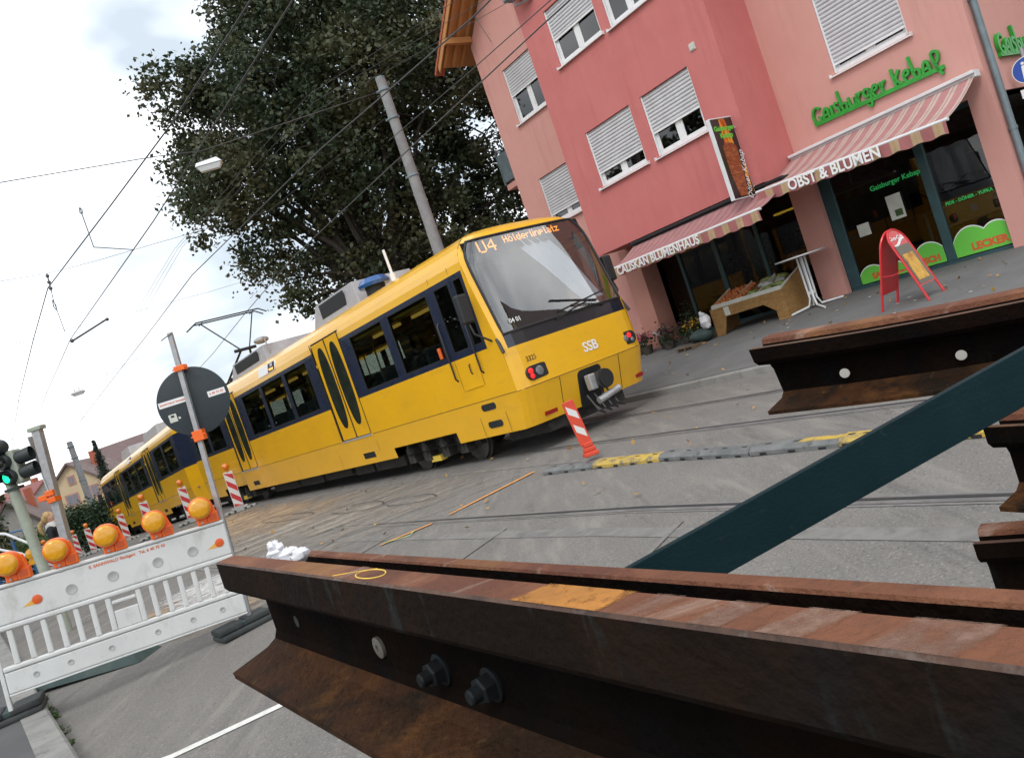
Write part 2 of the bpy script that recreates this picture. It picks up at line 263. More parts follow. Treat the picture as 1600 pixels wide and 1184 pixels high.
# ------------------------------------------------------------------ mesh tools
class MB:
    def __init__(self): self.v = []; self.f = []; self.mi = []; self.T = None; self.m = 0
    def add(self, vs, fs, m=None):
        o = len(self.v); T = self.T
        for p in vs:
            p = Vector(p)
            self.v.append(T @ p if T is not None else p)
        for f in fs: self.f.append([i+o for i in f]); self.mi.append(self.m if m is None else m)
        return self
    def box(self, x0, x1, y0, y1, z0, z1, m=None):
        return self.add([(x0, y0, z0), (x1, y0, z0), (x1, y1, z0), (x0, y1, z0), (x0, y0, z1), (x1, y0, z1), (x1, y1, z1), (x0, y1, z1)],
                        [(3, 2, 1, 0), (4, 5, 6, 7), (0, 1, 5, 4), (1, 2, 6, 5), (2, 3, 7, 6), (3, 0, 4, 7)], m)
    def cbox(self, c, sx, sy, sz, m=None): return self.box(c[0]-sx/2, c[0]+sx/2, c[1]-sy/2, c[1]+sy/2, c[2]-sz/2, c[2]+sz/2, m)
    def prism(self, poly, a, b, m=None):
        """poly: list of 3-D points; extruded by vector difference b-a (a usually origin)"""
        d = Vector(b)-Vector(a); n = len(poly); p0 = [Vector(p)+Vector(a) for p in poly]
        return self.add(p0+[p+d for p in p0], [tuple(range(n-1, -1, -1)), tuple(range(n, 2*n))]+[(i, (i+1) % n, n+(i+1) % n, n+i) for i in range(n)], m)
    def cyl(self, p0, p1, r0, r1=None, n=12, m=None, caps=True):
        p0 = Vector(p0); p1 = Vector(p1); r1 = r0 if r1 is None else r1; d = (p1-p0).normalized()
        a = d.orthogonal().normalized(); b = d.cross(a); vs = []
        for p, r in ((p0, r0), (p1, r1)):
            for k in range(n): th = 2*PI*k/n; vs.append(p+a*(r*math.cos(th))+b*(r*math.sin(th)))
        fs = [(k, (k+1) % n, n+(k+1) % n, n+k) for k in range(n)]
        if caps: fs += [tuple(range(n-1, -1, -1)), tuple(range(n, 2*n))]
        return self.add(vs, fs, m)
    def tube(self, path, r, n=8, m=None, closed=False):
        path = [Vector(p) for p in path]; k = len(path); rs = r if isinstance(r, (list, tuple)) else [r]*k
        vs = []; a = None
        for i, p in enumerate(path):
            if closed: d = path[(i+1) % k]-path[i-1]
            else: d = path[min(i+1, k-1)]-path[max(i-1, 0)]
            d.normalize()
            if a is None: a = d.orthogonal().normalized()
            else:
                a = a-d*a.dot(d)
                if a.length < 1e-5: a = d.orthogonal()
                a.normalize()
            b = d.cross(a)
            for j in range(n): th = 2*PI*j/n; vs.append(p+a*(rs[i]*math.cos(th))+b*(rs[i]*math.sin(th)))
        fs = []
        for i in range(k if closed else k-1):
            o = i*n; q = ((i+1) % k)*n
            for j in range(n): fs.append((o+j, o+(j+1) % n, q+(j+1) % n, q+j))
        if not closed: fs += [tuple(range(n-1, -1, -1)), tuple(range((k-1)*n, k*n))]
        return self.add(vs, fs, m)
    def lathe(self, prof, n=20, c=(0, 0, 0), ax=(0, 0, 1), m=None):
        """prof: (radius, height) pairs"""
        ax = Vector(ax).normalized(); a = ax.orthogonal().normalized(); b = ax.cross(a); c = Vector(c); vs = []; fs = []
        for r, h in prof:
            for k in range(n): th = 2*PI*k/n; vs.append(c+ax*h+a*(r*math.cos(th))+b*(r*math.sin(th)))
        for i in range(len(prof)-1):
            for k in range(n): fs.append((i*n+k, i*n+(k+1) % n, (i+1)*n+(k+1) % n, (i+1)*n+k))
        fs += [tuple(range(n-1, -1, -1)), tuple(range((len(prof)-1)*n, len(prof)*n))]
        return self.add(vs, fs, m)
    def ball(self, c, rx, ry=None, rz=None, nu=12, nv=8, m=None, jit=0.):
        ry = rx if ry is None else ry; rz = rx if rz is None else rz; vs = [(c[0], c[1], c[2]-rz)]; fs = []
        for i in range(1, nv):
            ph = -PI/2+PI*i/nv
            for k in range(nu):
                th = 2*PI*k/nu; j = 1+random.uniform(-jit, jit)
                vs.append((c[0]+rx*j*math.cos(ph)*math.cos(th), c[1]+ry*j*math.cos(ph)*math.sin(th), c[2]+rz*j*math.sin(ph)))
        vs.append((c[0], c[1], c[2]+rz)); e = len(vs)-1
        for k in range(nu): fs.append((0, 1+(k+1) % nu, 1+k)); fs.append((e, e-nu+k, e-nu+(k+1) % nu))
        for i in range(nv-2):
            for k in range(nu): fs.append((1+i*nu+k, 1+i*nu+(k+1) % nu, 1+(i+1)*nu+(k+1) % nu, 1+(i+1)*nu+k))
        return self.add(vs, fs, m)
    def build(self, name, mats, parent=None, smooth=35, bevel=0, seg=2):
        me = bpy.data.meshes.new(name); me.from_pydata([tuple(v) for v in self.v], [], self.f)
        if not isinstance(mats, (list, tuple)): mats = [mats]
        for x in mats: me.materials.append(M[x] if isinstance(x, str) else x)
        if len(mats) > 1: me.polygons.foreach_set('material_index', self.mi)
        me.update()
        if smooth:
            me.polygons.foreach_set('use_smooth', [True]*len(me.polygons)); me.set_sharp_from_angle(angle=math.radians(smooth))
        o = bpy.data.objects.new(name, me); COL.objects.link(o)
        if parent is not None: o.parent = parent
        if bevel:
            b = o.modifiers.new('bevel', 'BEVEL'); b.width = bevel; b.segments = seg; b.limit_method = 'ANGLE'; b.angle_limit = math.radians(40)
        return o
def tag(o, label, cat, group=None):
    o['label'] = label; o['category'] = cat
    if group: o['group'] = group
    return o
def thing(name, label, cat, mw=None, loc=None, rz=0, group=None):
    o = bpy.data.objects.new(name, None); COL.objects.link(o); o.empty_display_size = .2
    if mw is not None: o.matrix_world = mw
    else: o.location = loc or (0, 0, 0); o.rotation_euler = (0, 0, rz)
    return tag(o, label, cat, group)
def struct(o): o['kind'] = 'structure'; return o
def copy_tree(o, parent=None):
    c = o.copy(); COL.objects.link(c)
    if parent is not None: c.parent = parent
    for ch in list(o.children): copy_tree(ch, c)
    return c
def text(name, s, size, T, m, parent, ext=.003, bold=0., align='CENTER', xs=1., shear=0.):
    cu = bpy.data.curves.new(name, 'FONT'); cu.body = s; cu.size = size; cu.extrude = ext; cu.offset = bold; cu.align_x = align; cu.align_y = 'CENTER'; cu.resolution_u = 3; cu.shear = shear
    t = bpy.data.objects.new(name, cu); COL.objects.link(t); bpy.context.view_layer.update()
    me = bpy.data.meshes.new_from_object(t.evaluated_get(bpy.context.evaluated_depsgraph_get())); bpy.data.objects.remove(t); bpy.data.curves.remove(cu)
    me.transform(T @ Matrix.Diagonal((xs, 1, 1, 1))); me.name = name; me.materials.clear(); me.materials.append(M[m])
    o = bpy.data.objects.new(name, me); COL.objects.link(o)
    if parent is not None: o.parent = parent
    return o
def basis(o, x, y):
    """matrix with origin o, text-right x, text-up y"""
    x = Vector(x).normalized(); y = Vector(y).normalized(); z = x.cross(y)
    return Matrix(((x.x, y.x, z.x, o[0]), (x.y, y.y, z.y, o[1]), (x.z, y.z, z.z, o[2]), (0, 0, 0, 1)))
def leaves(name, centres, size, m, parent=None, asp=.6, upbias=.35):
    """one mesh of many small bent leaf blades"""
    c = np.asarray(centres, float); N = len(c)
    d = rng.normal(size=(N, 3)); d[:, 2] *= .7; d /= np.linalg.norm(d, axis=1)[:, None]
    nrm = rng.normal(size=(N, 3)); nrm[:, 2] += upbias; nrm /= np.linalg.norm(nrm, axis=1)[:, None]
    w = np.cross(d, nrm); w /= np.linalg.norm(w, axis=1)[:, None]+1e-9
    sz = (size*rng.uniform(.6, 1.35, N))[:, None]
    v = np.stack([c-d*sz*.5, c+w*sz*asp*.5, c+d*sz*.5+nrm*sz*.12, c-w*sz*asp*.5], 1).reshape(-1, 3)
    me = bpy.data.meshes.new(name); me.vertices.add(4*N); me.vertices.foreach_set('co', v.ravel())
    me.loops.add(4*N); me.loops.foreach_set('vertex_index', np.arange(4*N, dtype=np.int32))
    me.polygons.add(N); me.polygons.foreach_set('loop_start', np.arange(0, 4*N, 4, dtype=np.int32)); me.polygons.foreach_set('loop_total', np.full(N, 4, np.int32))
    me.update(calc_edges=True); me.materials.append(M[m])
    o = bpy.data.objects.new(name, me); COL.objects.link(o)
    if parent is not None: o.parent = parent
    return o
def rot(T): return T.to_3x3().to_4x4()
# ================================================================== SETTING
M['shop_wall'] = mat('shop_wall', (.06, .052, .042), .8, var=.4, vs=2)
def grid(name, rows, m, uvz=None):
    """rows: list of equal-length lists of 3-D points"""
    b = MB(); k = len(rows[0]); b.v = [Vector(p) for r in rows for p in r]
    for i in range(len(rows)-1):
        for j in range(k-1): b.f.append([i*k+j, i*k+j+1, (i+1)*k+j+1, (i+1)*k+j]); b.mi.append(0)
    return b.build(name, m, smooth=60)
def kerb_t(s):                                                     # t of the far kerb at street station s
    b0 = fb(*xy(s, 0))[1]; b1 = fb(*xy(s, 1))[1]
    return (KB-b0)/(b1-b0)
TL = -6.5
ss = [-40+i for i in range(0, 41)]+[i*1.0 for i in range(1, 60)]+[62, 66, 72, 80, 100, 140]
rows = []
for s in ss:
    tk = kerb_t(min(s, 60)); ts = [TL+(0-TL)*i/8 for i in range(8)]+[tk*i/5 for i in range(6)]
    rows.append([(*xy(s, t), g(*xy(s, t))) for t in ts])
rows = [r[::-1] for r in rows]
struct(grid('road', [r[::-1] for r in rows][::-1], 'asphalt'))
# far pavement, rising from the kerb to the house
rows = []
for i in range(-70, 32, 2):
    rows.append([(*fxy(i, b), sw(*fxy(i, b))) for b in (KB+.155, -2.4, -1.6, -.8, 0, .6, 1.22, 14)])
struct(grid('pavement', rows[::-1], 'pavement'))
# near pavement
rows = []
for s in ss:
    rows.append([(*xy(s, t), g(*xy(s, TL))+.11) for t in (-11, -9, -7.6, TL-.21)])
struct(grid('near_pavement', rows[::-1], 'pavement_dark'))
def kerb(name, pts, w, h, m):
    b = MB()
    for (p, q, nx, ny) in pts:
        d = Vector((q[0]-p[0], q[1]-p[1], q[2]-p[2])); d2 = d*.994
        q = (p[0]+d2.x, p[1]+d2.y, p[2]+d2.z); vs = []
        for P in (p, q):
            for (o, z) in ((0, -.2), (0, h-.02), (.02, h), (w, h), (w, -.2)): vs.append((P[0]+nx*o, P[1]+ny*o, P[2]+z))
        b.add(vs, [(0, 1, 6, 5), (1, 2, 7, 6), (2, 3, 8, 7), (3, 4, 9, 8), (4, 3, 2, 1, 0), (5, 6, 7, 8, 9)])
    return struct(b.build(name, m, smooth=0))
pts = []
for i in range(-70, 30):
    p = fxy(i, KB); q = fxy(i+1, KB); pts.append(((*p, g(*p)), (*q, g(*q)), GX, GY))
kerb('kerb', pts, .17, .116, 'kerbstone')
pts = []
for i in range(-20, 80):
    p = xy(i, TL); q = xy(i+1, TL); pts.append(((*p, g(*p)), (*q, g(*q)), -NX, -NY))
kerb('near_kerb', pts, .21, .115, 'kerbstone')
# terrain out to the horizon
tl = [-900, -400, -200, -100, -60, -40, -25, -15, -9, -4, 0, 5, 15, 30, 60, 120, 300, 900]
sl2 = [-400, -150, -60, -30, -14, 0, 18, 30, 46, 60, 80, 110, 150, 200, 300, 500, 900]
rows = [[(*xy(s, t), g(*xy(s, t))-.3) for t in tl] for s in sl2]
struct(grid('ground', rows[::-1], 'terrain'))

def ribbon(name, path, w, dz, m, kind='structure'):
    b = MB(); vs = []
    P = [Vector((*xy(*p), 0)) for p in path]
    # resample
    R = []
    for a, c in zip(P[:-1], P[1:]):
        k = max(1, int((c-a).length/.5))
        for i in range(k): R.append(a+(c-a)*i/k)
    R.append(P[-1]); n = len(R)
    for i, p in enumerate(R):
        d = R[min(i+1, n-1)]-R[max(i-1, 0)]; d.normalize(); q = Vector((-d.y, d.x, 0))
        for sg in (1, -1): x = p+q*(w/2*sg); b.v.append(Vector((x.x, x.y, g(x.x, x.y)+dz)))
    for i in range(n-1): b.f.append([2*i, 2*i+1, 2*i+3, 2*i+2]); b.mi.append(0)
    o = b.build(name, m, smooth=0)
    if kind: o['kind'] = kind
    return o
def off(path, d): return [(s, t+d) for s, t in path]
RL = [(-9, -.95), (-6, -.5), (-3.42, -.15), (-.88, .18), (2, .45), (6, .6), (18, .6), (60, .6)]
RU = [(-9, .5), (-6, .93), (-2.22, 1.44), (1.37, 2.0), (5, 2.04), (18, 2.04), (60, 2.04)]
T2 = [(-12, -3.0), (-7, -2.63), (-4.18, -2.43), (-.97, -2.37), (4, -2.3), (20, -2.2), (60, -2.2)]
T3 = off(T2, -1.44)
for nm, p in (('tram_track', RL), ('tram_track', RU), ('tram_track', T2), ('tram_track', T3)):
    ribbon(nm, p, .17, .004, 'joint'); ribbon(nm, p, .115, .008, 'railsteel'); ribbon(nm, off(p, .012), .034, .012, 'groove')
ribbon('road_joint', off(T2, -.45), .16, .004, 'joint')
ribbon('road_joint', off(RL, -.75), .10, .004, 'joint')
for s, a, bq in ((-2.6, -2.5, -3.9), (-4.9, -2.55, -3.95), (-.2, -2.5, -3.9), (1.4, -2.4, -3.8)):
    ribbon('road_joint', [(s, a-.2), (s-.35, bq)], .05, .008, 'joint')
def patch(name, s0, s1, t0, t1, m, dz, pw=.6):
    b = MB(); ed = []; NS, NT = 40, 16
    for i in range(NS+1):
        for j in range(NT+1):
            a, c = i/NS, j/NT; x, y = xy(s0+(s1-s0)*a, t0+(t1-t0)*c); b.v.append(Vector((x, y, g(x, y)+dz))); ed.append((math.sin(PI*a)*math.sin(PI*c))**pw)
    for i in range(NS):
        for j in range(NT): o = i*(NT+1)+j; b.f.append([o, o+NT+1, o+NT+2, o+1]); b.mi.append(0)
    ob = b.build(name, m, smooth=60); at = ob.data.attributes.new('edge', 'FLOAT', 'POINT'); at.data.foreach_set('value', ed); return struct(ob)
patch('dust', -3, 19, -4.6, .4, 'dust', .016); patch('sand', 2.5, 18, -3.2, .1, 'sand', .020)
patch('sand', -.6, 3.2, -5.6, -3.4, 'sand', .020, .3)
patch('cobbles', .5, 3.6, -5.0, -3.2, 'cobble', .024, .3)
# paint and chalk on the road
ribbon('parking_line', [(-3.2, -7.1+.62), (-3.5, -6.1), (-3.77, -5.41), (-4.6, -3.6)], .085, .006, 'roadpaint')
ribbon('chalk_line', [(-.49, -3.03), (-.74, -2.45)], .055, .014, 'chalk_orange'); ribbon('chalk_line', [(-.74, -2.2), (-.79, -.87)], .06, .014, 'chalk_orange')
ribbon('chalk_mark', [(-.50, -2.98), (-.80, -2.80), (-.66, -2.66)], .02, .018, 'chalk_green')
# ring stains left by cut asphalt
def ring(s, t, r1, r2, m='groove'):
    P = [(s+r1*math.cos(a)+.06*math.sin(3*a), t+r2*math.sin(a)) for a in [2*PI*i/26 for i in range(24)]]
    return ribbon('road_scratch', P, .02, .026, m)
ring(3.4, -1.5, 1.0, .22); ring(1.6, -1.45, .8, .18); ring(6.6, -1.6, 1.5, .2)

# ================================================================== HOUSE
house = thing('apartment_house', 'pink and red rendered corner house with roller shutters and shops below', 'house', mw=FAC)
def wall(b, us, zs, holes, bb, m=0, depth=.14, back=None, hole_m=None):
    us = sorted(set(us)|{h[0] for h in holes}|{h[1] for h in holes}); zs = sorted(set(zs)|{h[2] for h in holes}|{h[3] for h in holes})
    for i in range(len(us)-1):
        for j in range(len(zs)-1):
            uc, zc = (us[i]+us[i+1])/2, (zs[j]+zs[j+1])/2
            if any(h[0] < uc < h[1] and h[2] < zc < h[3] for h in holes): continue
            b.add([(us[i], bb, zs[j]), (us[i+1], bb, zs[j]), (us[i+1], bb, zs[j+1]), (us[i], bb, zs[j+1])], [(0, 1, 2, 3)], m)
    for h in holes:
        u0, u1, z0, z1 = h[:4]; d = h[4] if len(h) > 4 else depth
        b.add([(u0, bb, z0), (u1, bb, z0), (u1, bb, z1), (u0, bb, z1), (u0, bb+d, z0), (u1, bb+d, z0), (u1, bb+d, z1), (u0, bb+d, z1)],
              [(0, 4, 5, 1), (1, 5, 6, 2), (2, 6, 7, 3), (3, 7, 4, 0)], m)
        if back is not None and len(h) < 5: b.add([(u0, bb+d+.25, z0), (u1, bb+d+.25, z0), (u1, bb+d+.25, z1), (u0, bb+d+.25, z1)], [(0, 1, 2, 3)], back)
MBW = 1.22
W_bay = [(0.0, 1.5, 4.38, 5.66, .27), (1.84, 3.21, 4.36, 5.65, .40), (-.05, 1.43, 7.26, 8.54, .48), (1.69, 2.93, 7.22, 8.54, .75)]
W_left = [(-3.5, -2.05, 7.28, 8.78, .52), (-3.5, -2.05, 4.42, 5.72, .22)]
W_right = [(5.25, 6.65, 4.38, 5.80, .13), (5.25, 6.65, 7.30, 8.70, .4)]
b = MB()
holes = [w[:4] for w in W_left+W_right]+[(-1.2, 3.62, .3, 2.95, .32), (4.19, 7.2, .3, 3.0, .12)]
wall(b, [-4.45, 7.55], [.3, 9.95], holes, MBW, 0, .14, 1)
b.add([(-4.45, MBW, 9.95), (7.55, MBW, 9.95), (1.55, MBW, 15.0)], [(0, 1, 2)], 0)
# right gable return (side street) with its arcade opening, left flank, rear
for (u, flip) in ((7.55, 0), (-4.45, 1)):
    def qd(y0, y1, z0, z1):
        v = [(u, y0, z0), (u, y1, z0), (u, y1, z1), (u, y0, z1)]; b.add(v if not flip else v[::-1], [(0, 1, 2, 3)], 0)
    if flip: qd(MBW, 12, .3, 9.95)
    else:
        qd(MBW, 1.75, .3, 2.95); qd(MBW, 12, 2.95, 9.95); qd(7.0, 12, .3, 2.95)
        b.add([(u, 1.75, .3), (u, 1.75, 2.95), (u-.3, 1.75, 2.95), (u-.3, 1.75, .3)], [(0, 1, 2, 3)], 0)
        b.add([(u, 1.75, 2.95), (u, 7, 2.95), (u-.4, 7, 2.95), (u-.4, 1.75, 2.95)], [(0, 1, 2, 3)], 0)
b.add([(-4.45, 12, .3), (7.55, 12, .3), (7.55, 12, 9.95), (-4.45, 12, 9.95)], [(0, 3, 2, 1)], 0)
b.build('wall', ['stucco_pink', 'curtain'], house, smooth=0)
b = MB()
wall(b, [-.9, 4.0], [3.0, 10.6], [w[:4] for w in W_bay], 0, 0, .14, 1)
b.add([(4.0, 0, 3.0), (4.0, MBW, 3.0), (4.0, MBW, 10.6), (4.0, 0, 10.6)], [(0, 1, 2, 3)], 0)
b.add([(-.9, 0, 3.0), (-.9, MBW, 3.0), (-.9, MBW, 10.6), (-.9, 0, 10.6)], [(3, 2, 1, 0)], 0)
b.add([(-.9, 0, 3.0), (4, 0, 3.0), (4, MBW+.3, 3.0), (-.9, MBW+.3, 3.0)], [(3, 2, 1, 0)], 0)
b.add([(-.9, 0, 10.6), (4, 0, 10.6), (4, MBW, 10.6), (-.9, MBW, 10.6)], [(0, 1, 2, 3)], 0)
o = b.build('bay', ['stucco_red', 'curtain'], house, smooth=0); o['label'] = 'darker red projecting bay'
def window(u0, u1, z0, z1, k, bb, parent):
    f = .055; b = MB(); y0, y1 = bb+.075, bb+.135; um = (u0+u1)/2
    b.box(u0+.002, u0+f, y0, y1, z0+.002, z1-.002); b.box(u1-f, u1-.002, y0, y1, z0+.002, z1-.002); b.box(u0+f, u1-f, y0, y1, z0+.002, z0+f+.02); b.box(u0+f, u1-f, y0, y1, z1-f, z1-.002)
    b.box(um-.05, um+.05, y0+.003, y1, z0+f+.02, z1-f)
    for (a, c) in ((u0+f, um-.05), (um+.05, u1-f)):
        b.box(a, a+.045, y0+.012, y1, z0+f+.02, z1-f); b.box(c-.045, c, y0+.012, y1, z0+f+.02, z1-f); b.box(a+.045, c-.045, y0+.012, y1, z0+f+.02, z0+f+.065)
    b.box(u0+.002, u0+.03, bb+.02, y0-.002, z0+.01, z1-.002); b.box(u1-.03, u1-.002, bb+.02, y0-.002, z0+.01, z1-.002)
    w = b.build('window', 'white_frame', parent, smooth=0, bevel=.004, seg=1)
    p = MB(); p.box(u0+f+.02, u1-f-.02, y1-.03, y1-.022, z0+f+.03, z1-f); p.build('pane', 'house_glass', w, smooth=0)
    zb = z0+(z1-z0)*k; s = MB(); zz = zb; H = .074
    s.box(u0+.03, u1-.03, bb+.038, bb+.062, zb-.04, zb, 1)
    while zz < z1-.01:
        zt = min(z1-.003, zz+H); pr = [(u0+.03, bb+.064, zz), (u0+.03, bb+.046, zz+.012), (u0+.03, bb+.040, (zz+zt)/2), (u0+.03, bb+.045, zt-.012), (u0+.03, bb+.064, zt)]
        s.prism(pr, (0, 0, 0), (u1-u0-.06, 0, 0), 0); zz += H
    s.build('shutter', ['shutter', 'white_frame'], w, smooth=50)
    q = MB(); q.add([(u0-.06, bb-.07, z0-.045), (u1+.06, bb-.07, z0-.045), (u1+.06, bb+.07, z0-.03), (u0-.06, bb+.07, z0-.03), (u0-.06, bb-.07, z0-.022), (u1+.06, bb-.07, z0-.022), (u1+.06, bb+.075, z0-.002), (u0-.06, bb+.075, z0-.002)],
                    [(3, 2, 1, 0), (4, 5, 6, 7), (0, 1, 5, 4), (1, 2, 6, 5), (2, 3, 7, 6), (3, 0, 4, 7)])
    q.box(u0-.07, u0-.055, bb-.072, bb-.002, z0-.05, z0+.02); q.box(u1+.055, u1+.07, bb-.072, bb-.002, z0-.05, z0+.02)
    q.build('sill', 'sill', w, smooth=0)
for w in W_bay: window(*w, 0, house)
for w in W_left+W_right: window(*w, MBW, house)
# roof: two slopes with tiles, wooden soffit and verge boards
sl_ = math.tan(math.radians(40))
for sg in (-1, 1):
    def rz_(d): return 15.25-d*sl_
    ue = lambda d: 1.55+sg*d
    D = 6.62; F0 = .42
    b = MB()
    for (z_, t_, mm) in ((0, .04, 1), (.06, .07, 0)):
        b.prism([(ue(0), F0, rz_(0)+z_), (ue(D), F0, rz_(D)+z_), (ue(D), F0, rz_(D)+z_+t_), (ue(0), F0, rz_(0)+z_+t_)], (0, 0, 0), (0, 12, 0), mm)
    b.prism([(ue(0), F0-.035, rz_(0)-.12), (ue(D), F0-.035, rz_(D)-.12), (ue(D), F0-.035, rz_(D)+.08), (ue(0), F0-.035, rz_(0)+.08)], (0, 0, 0), (0, .032, 0), 1)
    for k in range(3):
        yb = F0+.06+k*.3
        if yb > MBW-.1: break
        b.prism([(ue(.1), yb, rz_(.1)-.12), (ue(D-.1), yb, rz_(D-.1)-.12), (ue(D-.1), yb, rz_(D-.1)-.002), (ue(.1), yb, rz_(.1)-.002)], (0, 0, 0), (0, .09, 0), 1)
    for k in range(24):                                             # rows of tile ends along the verge
        d = k*.28+.1
        b.prism([(ue(d), F0-.06, rz_(d)+.065), (ue(d+.3), F0-.06, rz_(d+.3)+.065), (ue(d+.3), F0-.06, rz_(d+.3)+.15), (ue(d), F0-.06, rz_(d)+.175)], (0, 0, 0), (0, .3, 0), 0)
    b.cbox((ue(5.9), MBW-.45, rz_(5.9)-.20), .14, .9, .16, 1)
    b.build('roof', ['roof_tile', 'roof_wood'], house, smooth=0)
b = MB()                                                            # drainpipe on the corner
b.tube([(7.62, 1.42, .5), (7.62, 1.42, 5.0), (7.62, 1.45, 9.8)], .055, 14)
for z in (2.3, 4.42, 6.6): b.cyl((7.62, 1.42, z), (7.62, 1.42, z+.05), .066, n=14); b.box(7.55, 7.61, 1.40, 1.44, z+.005, z+.045)
b.build('drainpipe', 'zinc', house, smooth=40)
b = MB(); b.box(3.40, 3.54, -.02, .01, 5.83, 5.97); b.box(3.42, 3.52, -.035, -.02, 5.85, 5.95); b.build('vent', 'paper', house, smooth=0)
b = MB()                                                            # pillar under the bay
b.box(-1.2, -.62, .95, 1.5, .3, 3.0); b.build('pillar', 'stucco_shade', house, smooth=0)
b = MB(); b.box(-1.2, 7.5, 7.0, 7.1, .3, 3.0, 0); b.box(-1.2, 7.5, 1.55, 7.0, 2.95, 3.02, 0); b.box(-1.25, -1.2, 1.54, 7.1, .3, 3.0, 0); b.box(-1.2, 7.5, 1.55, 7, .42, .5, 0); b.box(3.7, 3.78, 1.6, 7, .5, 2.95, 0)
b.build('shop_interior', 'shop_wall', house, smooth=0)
# left balcony with grey panels
b = MB(); b.box(-6.3, -4.46, 2.3, 5.2, 6.25, 6.42); b.build('balcony_slab', 'stucco_pink', house, smooth=0)
b = MB(); b.box(-6.3, -6.26, 2.3, 5.2, 6.50, 7.35); b.box(-6.3, -4.5, 2.27, 2.31, 6.50, 7.35)
for x in (-6.3, -5.4, -4.6): b.box(x, x+.04, 2.24, 2.28, 6.42, 7.45)
b.tube([(-6.3, 5.2, 7.45), (-6.3, 2.26, 7.45), (-4.5, 2.26, 7.45)], .02, 6); b.build('balcony_railing', 'zinc', house, smooth=0)
# shop front right of the pillar
def front(u0, u1, posts, bb, zb, zt):
    b = MB(); b.box(u0, u1, bb, bb+.07, zb, zb+.10); b.box(u0, u1, bb, bb+.07, zt-.08, zt)
    for a, c in posts: b.box(a, c, bb-.01, bb+.08, zb+.10, zt-.08)
    fr = b.build('shop_front', 'petrol_frame', house, smooth=0, bevel=.006, seg=1)
    for (a, c), (d, e) in zip(posts[:-1], posts[1:]):
        p = MB(); p.box(c, d, bb+.03, bb+.04, zb+.10, zt-.08); p.build('pane', 'shop_glass', fr, smooth=0)
    return fr
sf = front(4.19, 7.2, [(4.19, 4.42), (6.08, 6.24), (7.15, 7.2)], 1.36, .46, 3.0)
sf2 = front(-1.2, 3.62, [(-1.2, -1.1), (.02, .10), (1.1, 1.22), (2.3, 2.38), (3.5, 3.62)], 1.56, .46, 2.95)
def cloud(u0, u1, bumps, zb):
    N = 60; top = []
    for i in range(N+1):
        u = u0+(u1-u0)*i/N; z = zb+.05
        for (c, r, h) in bumps:
            if abs(u-c) < r: z = max(z, zb+h*math.sqrt(1-((u-c)/r)**2))
        top.append((u, z))
    return top
for (u0, u1, bumps) in ((4.44, 6.07, [(4.70, .30, .30), (5.12, .26, .26), (5.45, .25, .22), (5.82, .33, .40)]), (6.25, 7.14, [(6.56, .36, .46), (6.98, .33, .43)])):
    tp = cloud(u0, u1, bumps, .58)
    for (mm, dy, gr) in (('text_white', 1.354, .022), ('sticker_green', 1.350, 0)):
        pl = [(u0, dy, .58)]+[(u1, dy, .58)]+[(u, dy, z+gr) for u, z in reversed(tp)]
        MB().prism(pl, (0, 0, 0), (0, .003, 0)).build('sticker', mm, sf, smooth=0)
XZ = lambda u, y, z: basis((u, y, z), (1, 0, 0), (0, 0, 1))
text('sticker_text', 'SAFTIG', .15, XZ(4.92, 1.348, .68), 'sticker_red', sf, .001, .009)
text('sticker_text', 'FRISCH', .15, XZ(5.74, 1.348, .68), 'sticker_red', sf, .001, .009)
text('sticker_text', 'LECKER', .17, XZ(6.82, 1.348, .69), 'sticker_red', sf, .001, .010)
text('window_text', 'Gaisburger Kebap', .13, XZ(5.62, 1.345, 2.22), 'neon_green', sf, .001, .002)
text('window_text', 'PIDE - DÖNER - YUFKA', .075, XZ(6.72, 1.345, 1.52), 'neon_green', sf, .001, .002)
b = MB(); b.box(5.36, 5.64, 1.352, 1.357, 1.55, 2.0, 0); b.box(5.46, 5.6, 1.349, 1.352, 1.6, 1.72, 1); b.build('poster', ['paper', 'weed_leaf'], sf, smooth=0)
b = MB(); b.box(4.68, 4.92, 1.352, 1.357, 1.45, 1.68); b.build('poster', 'paper', sf, smooth=0)
# ------------------------------------------------------------------ hand-drawn letters of the kebab shop
GL = {'G': (.62, [[(.58, .78), (.4, .95), (.2, .9), (.05, .6), (.06, .3), (.22, .06), (.45, .08), (.56, .32), (.34, .38)]]),
 'a': (.52, [[(.05, .05), (.12, .5), (.28, .74), (.4, .6), (.44, .05)], [(.12, .3), (.4, .34)]]),
 'i': (.22, [[(.1, .05), (.12, .72)]]),
 's': (.44, [[(.4, .66), (.2, .74), (.08, .56), (.32, .38), (.36, .16), (.06, .06)]]),
 'b': (.50, [[(.02, 1.3), (.12, .05), (.36, .08), (.44, .35), (.3, .56), (.12, .42)]]),
 'u': (.5, [[(.05, .7), (.1, .15), (.24, .04), (.38, .2), (.44, .72), (.46, .05)]]),
 'r': (.40, [[(.08, .72), (.12, .05)], [(.11, .4), (.24, .66), (.38, .68)]]),
 'g': (.52, [[(.42, .62), (.22, .76), (.06, .5), (.2, .26), (.42, .4), (.44, .7), (.46, .0), (.34, -.34), (.14, -.12)]]),
 'e': (.50, [[(.08, .4), (.42, .5), (.3, .76), (.1, .62), (.06, .3), (.2, .06), (.46, .12)]]),
 'k': (.56, [[(.06, 1.1), (.14, .05)], [(.46, .9), (.12, .45), (.5, .12)]]),
 'p': (.56, [[(.44, -.3), (.2, .25)], [(.3, -.05), (.06, .9), (.34, 1.02), (.5, .8), (.36, .42), (.14, .36)]]), ' ': (.34, [])}
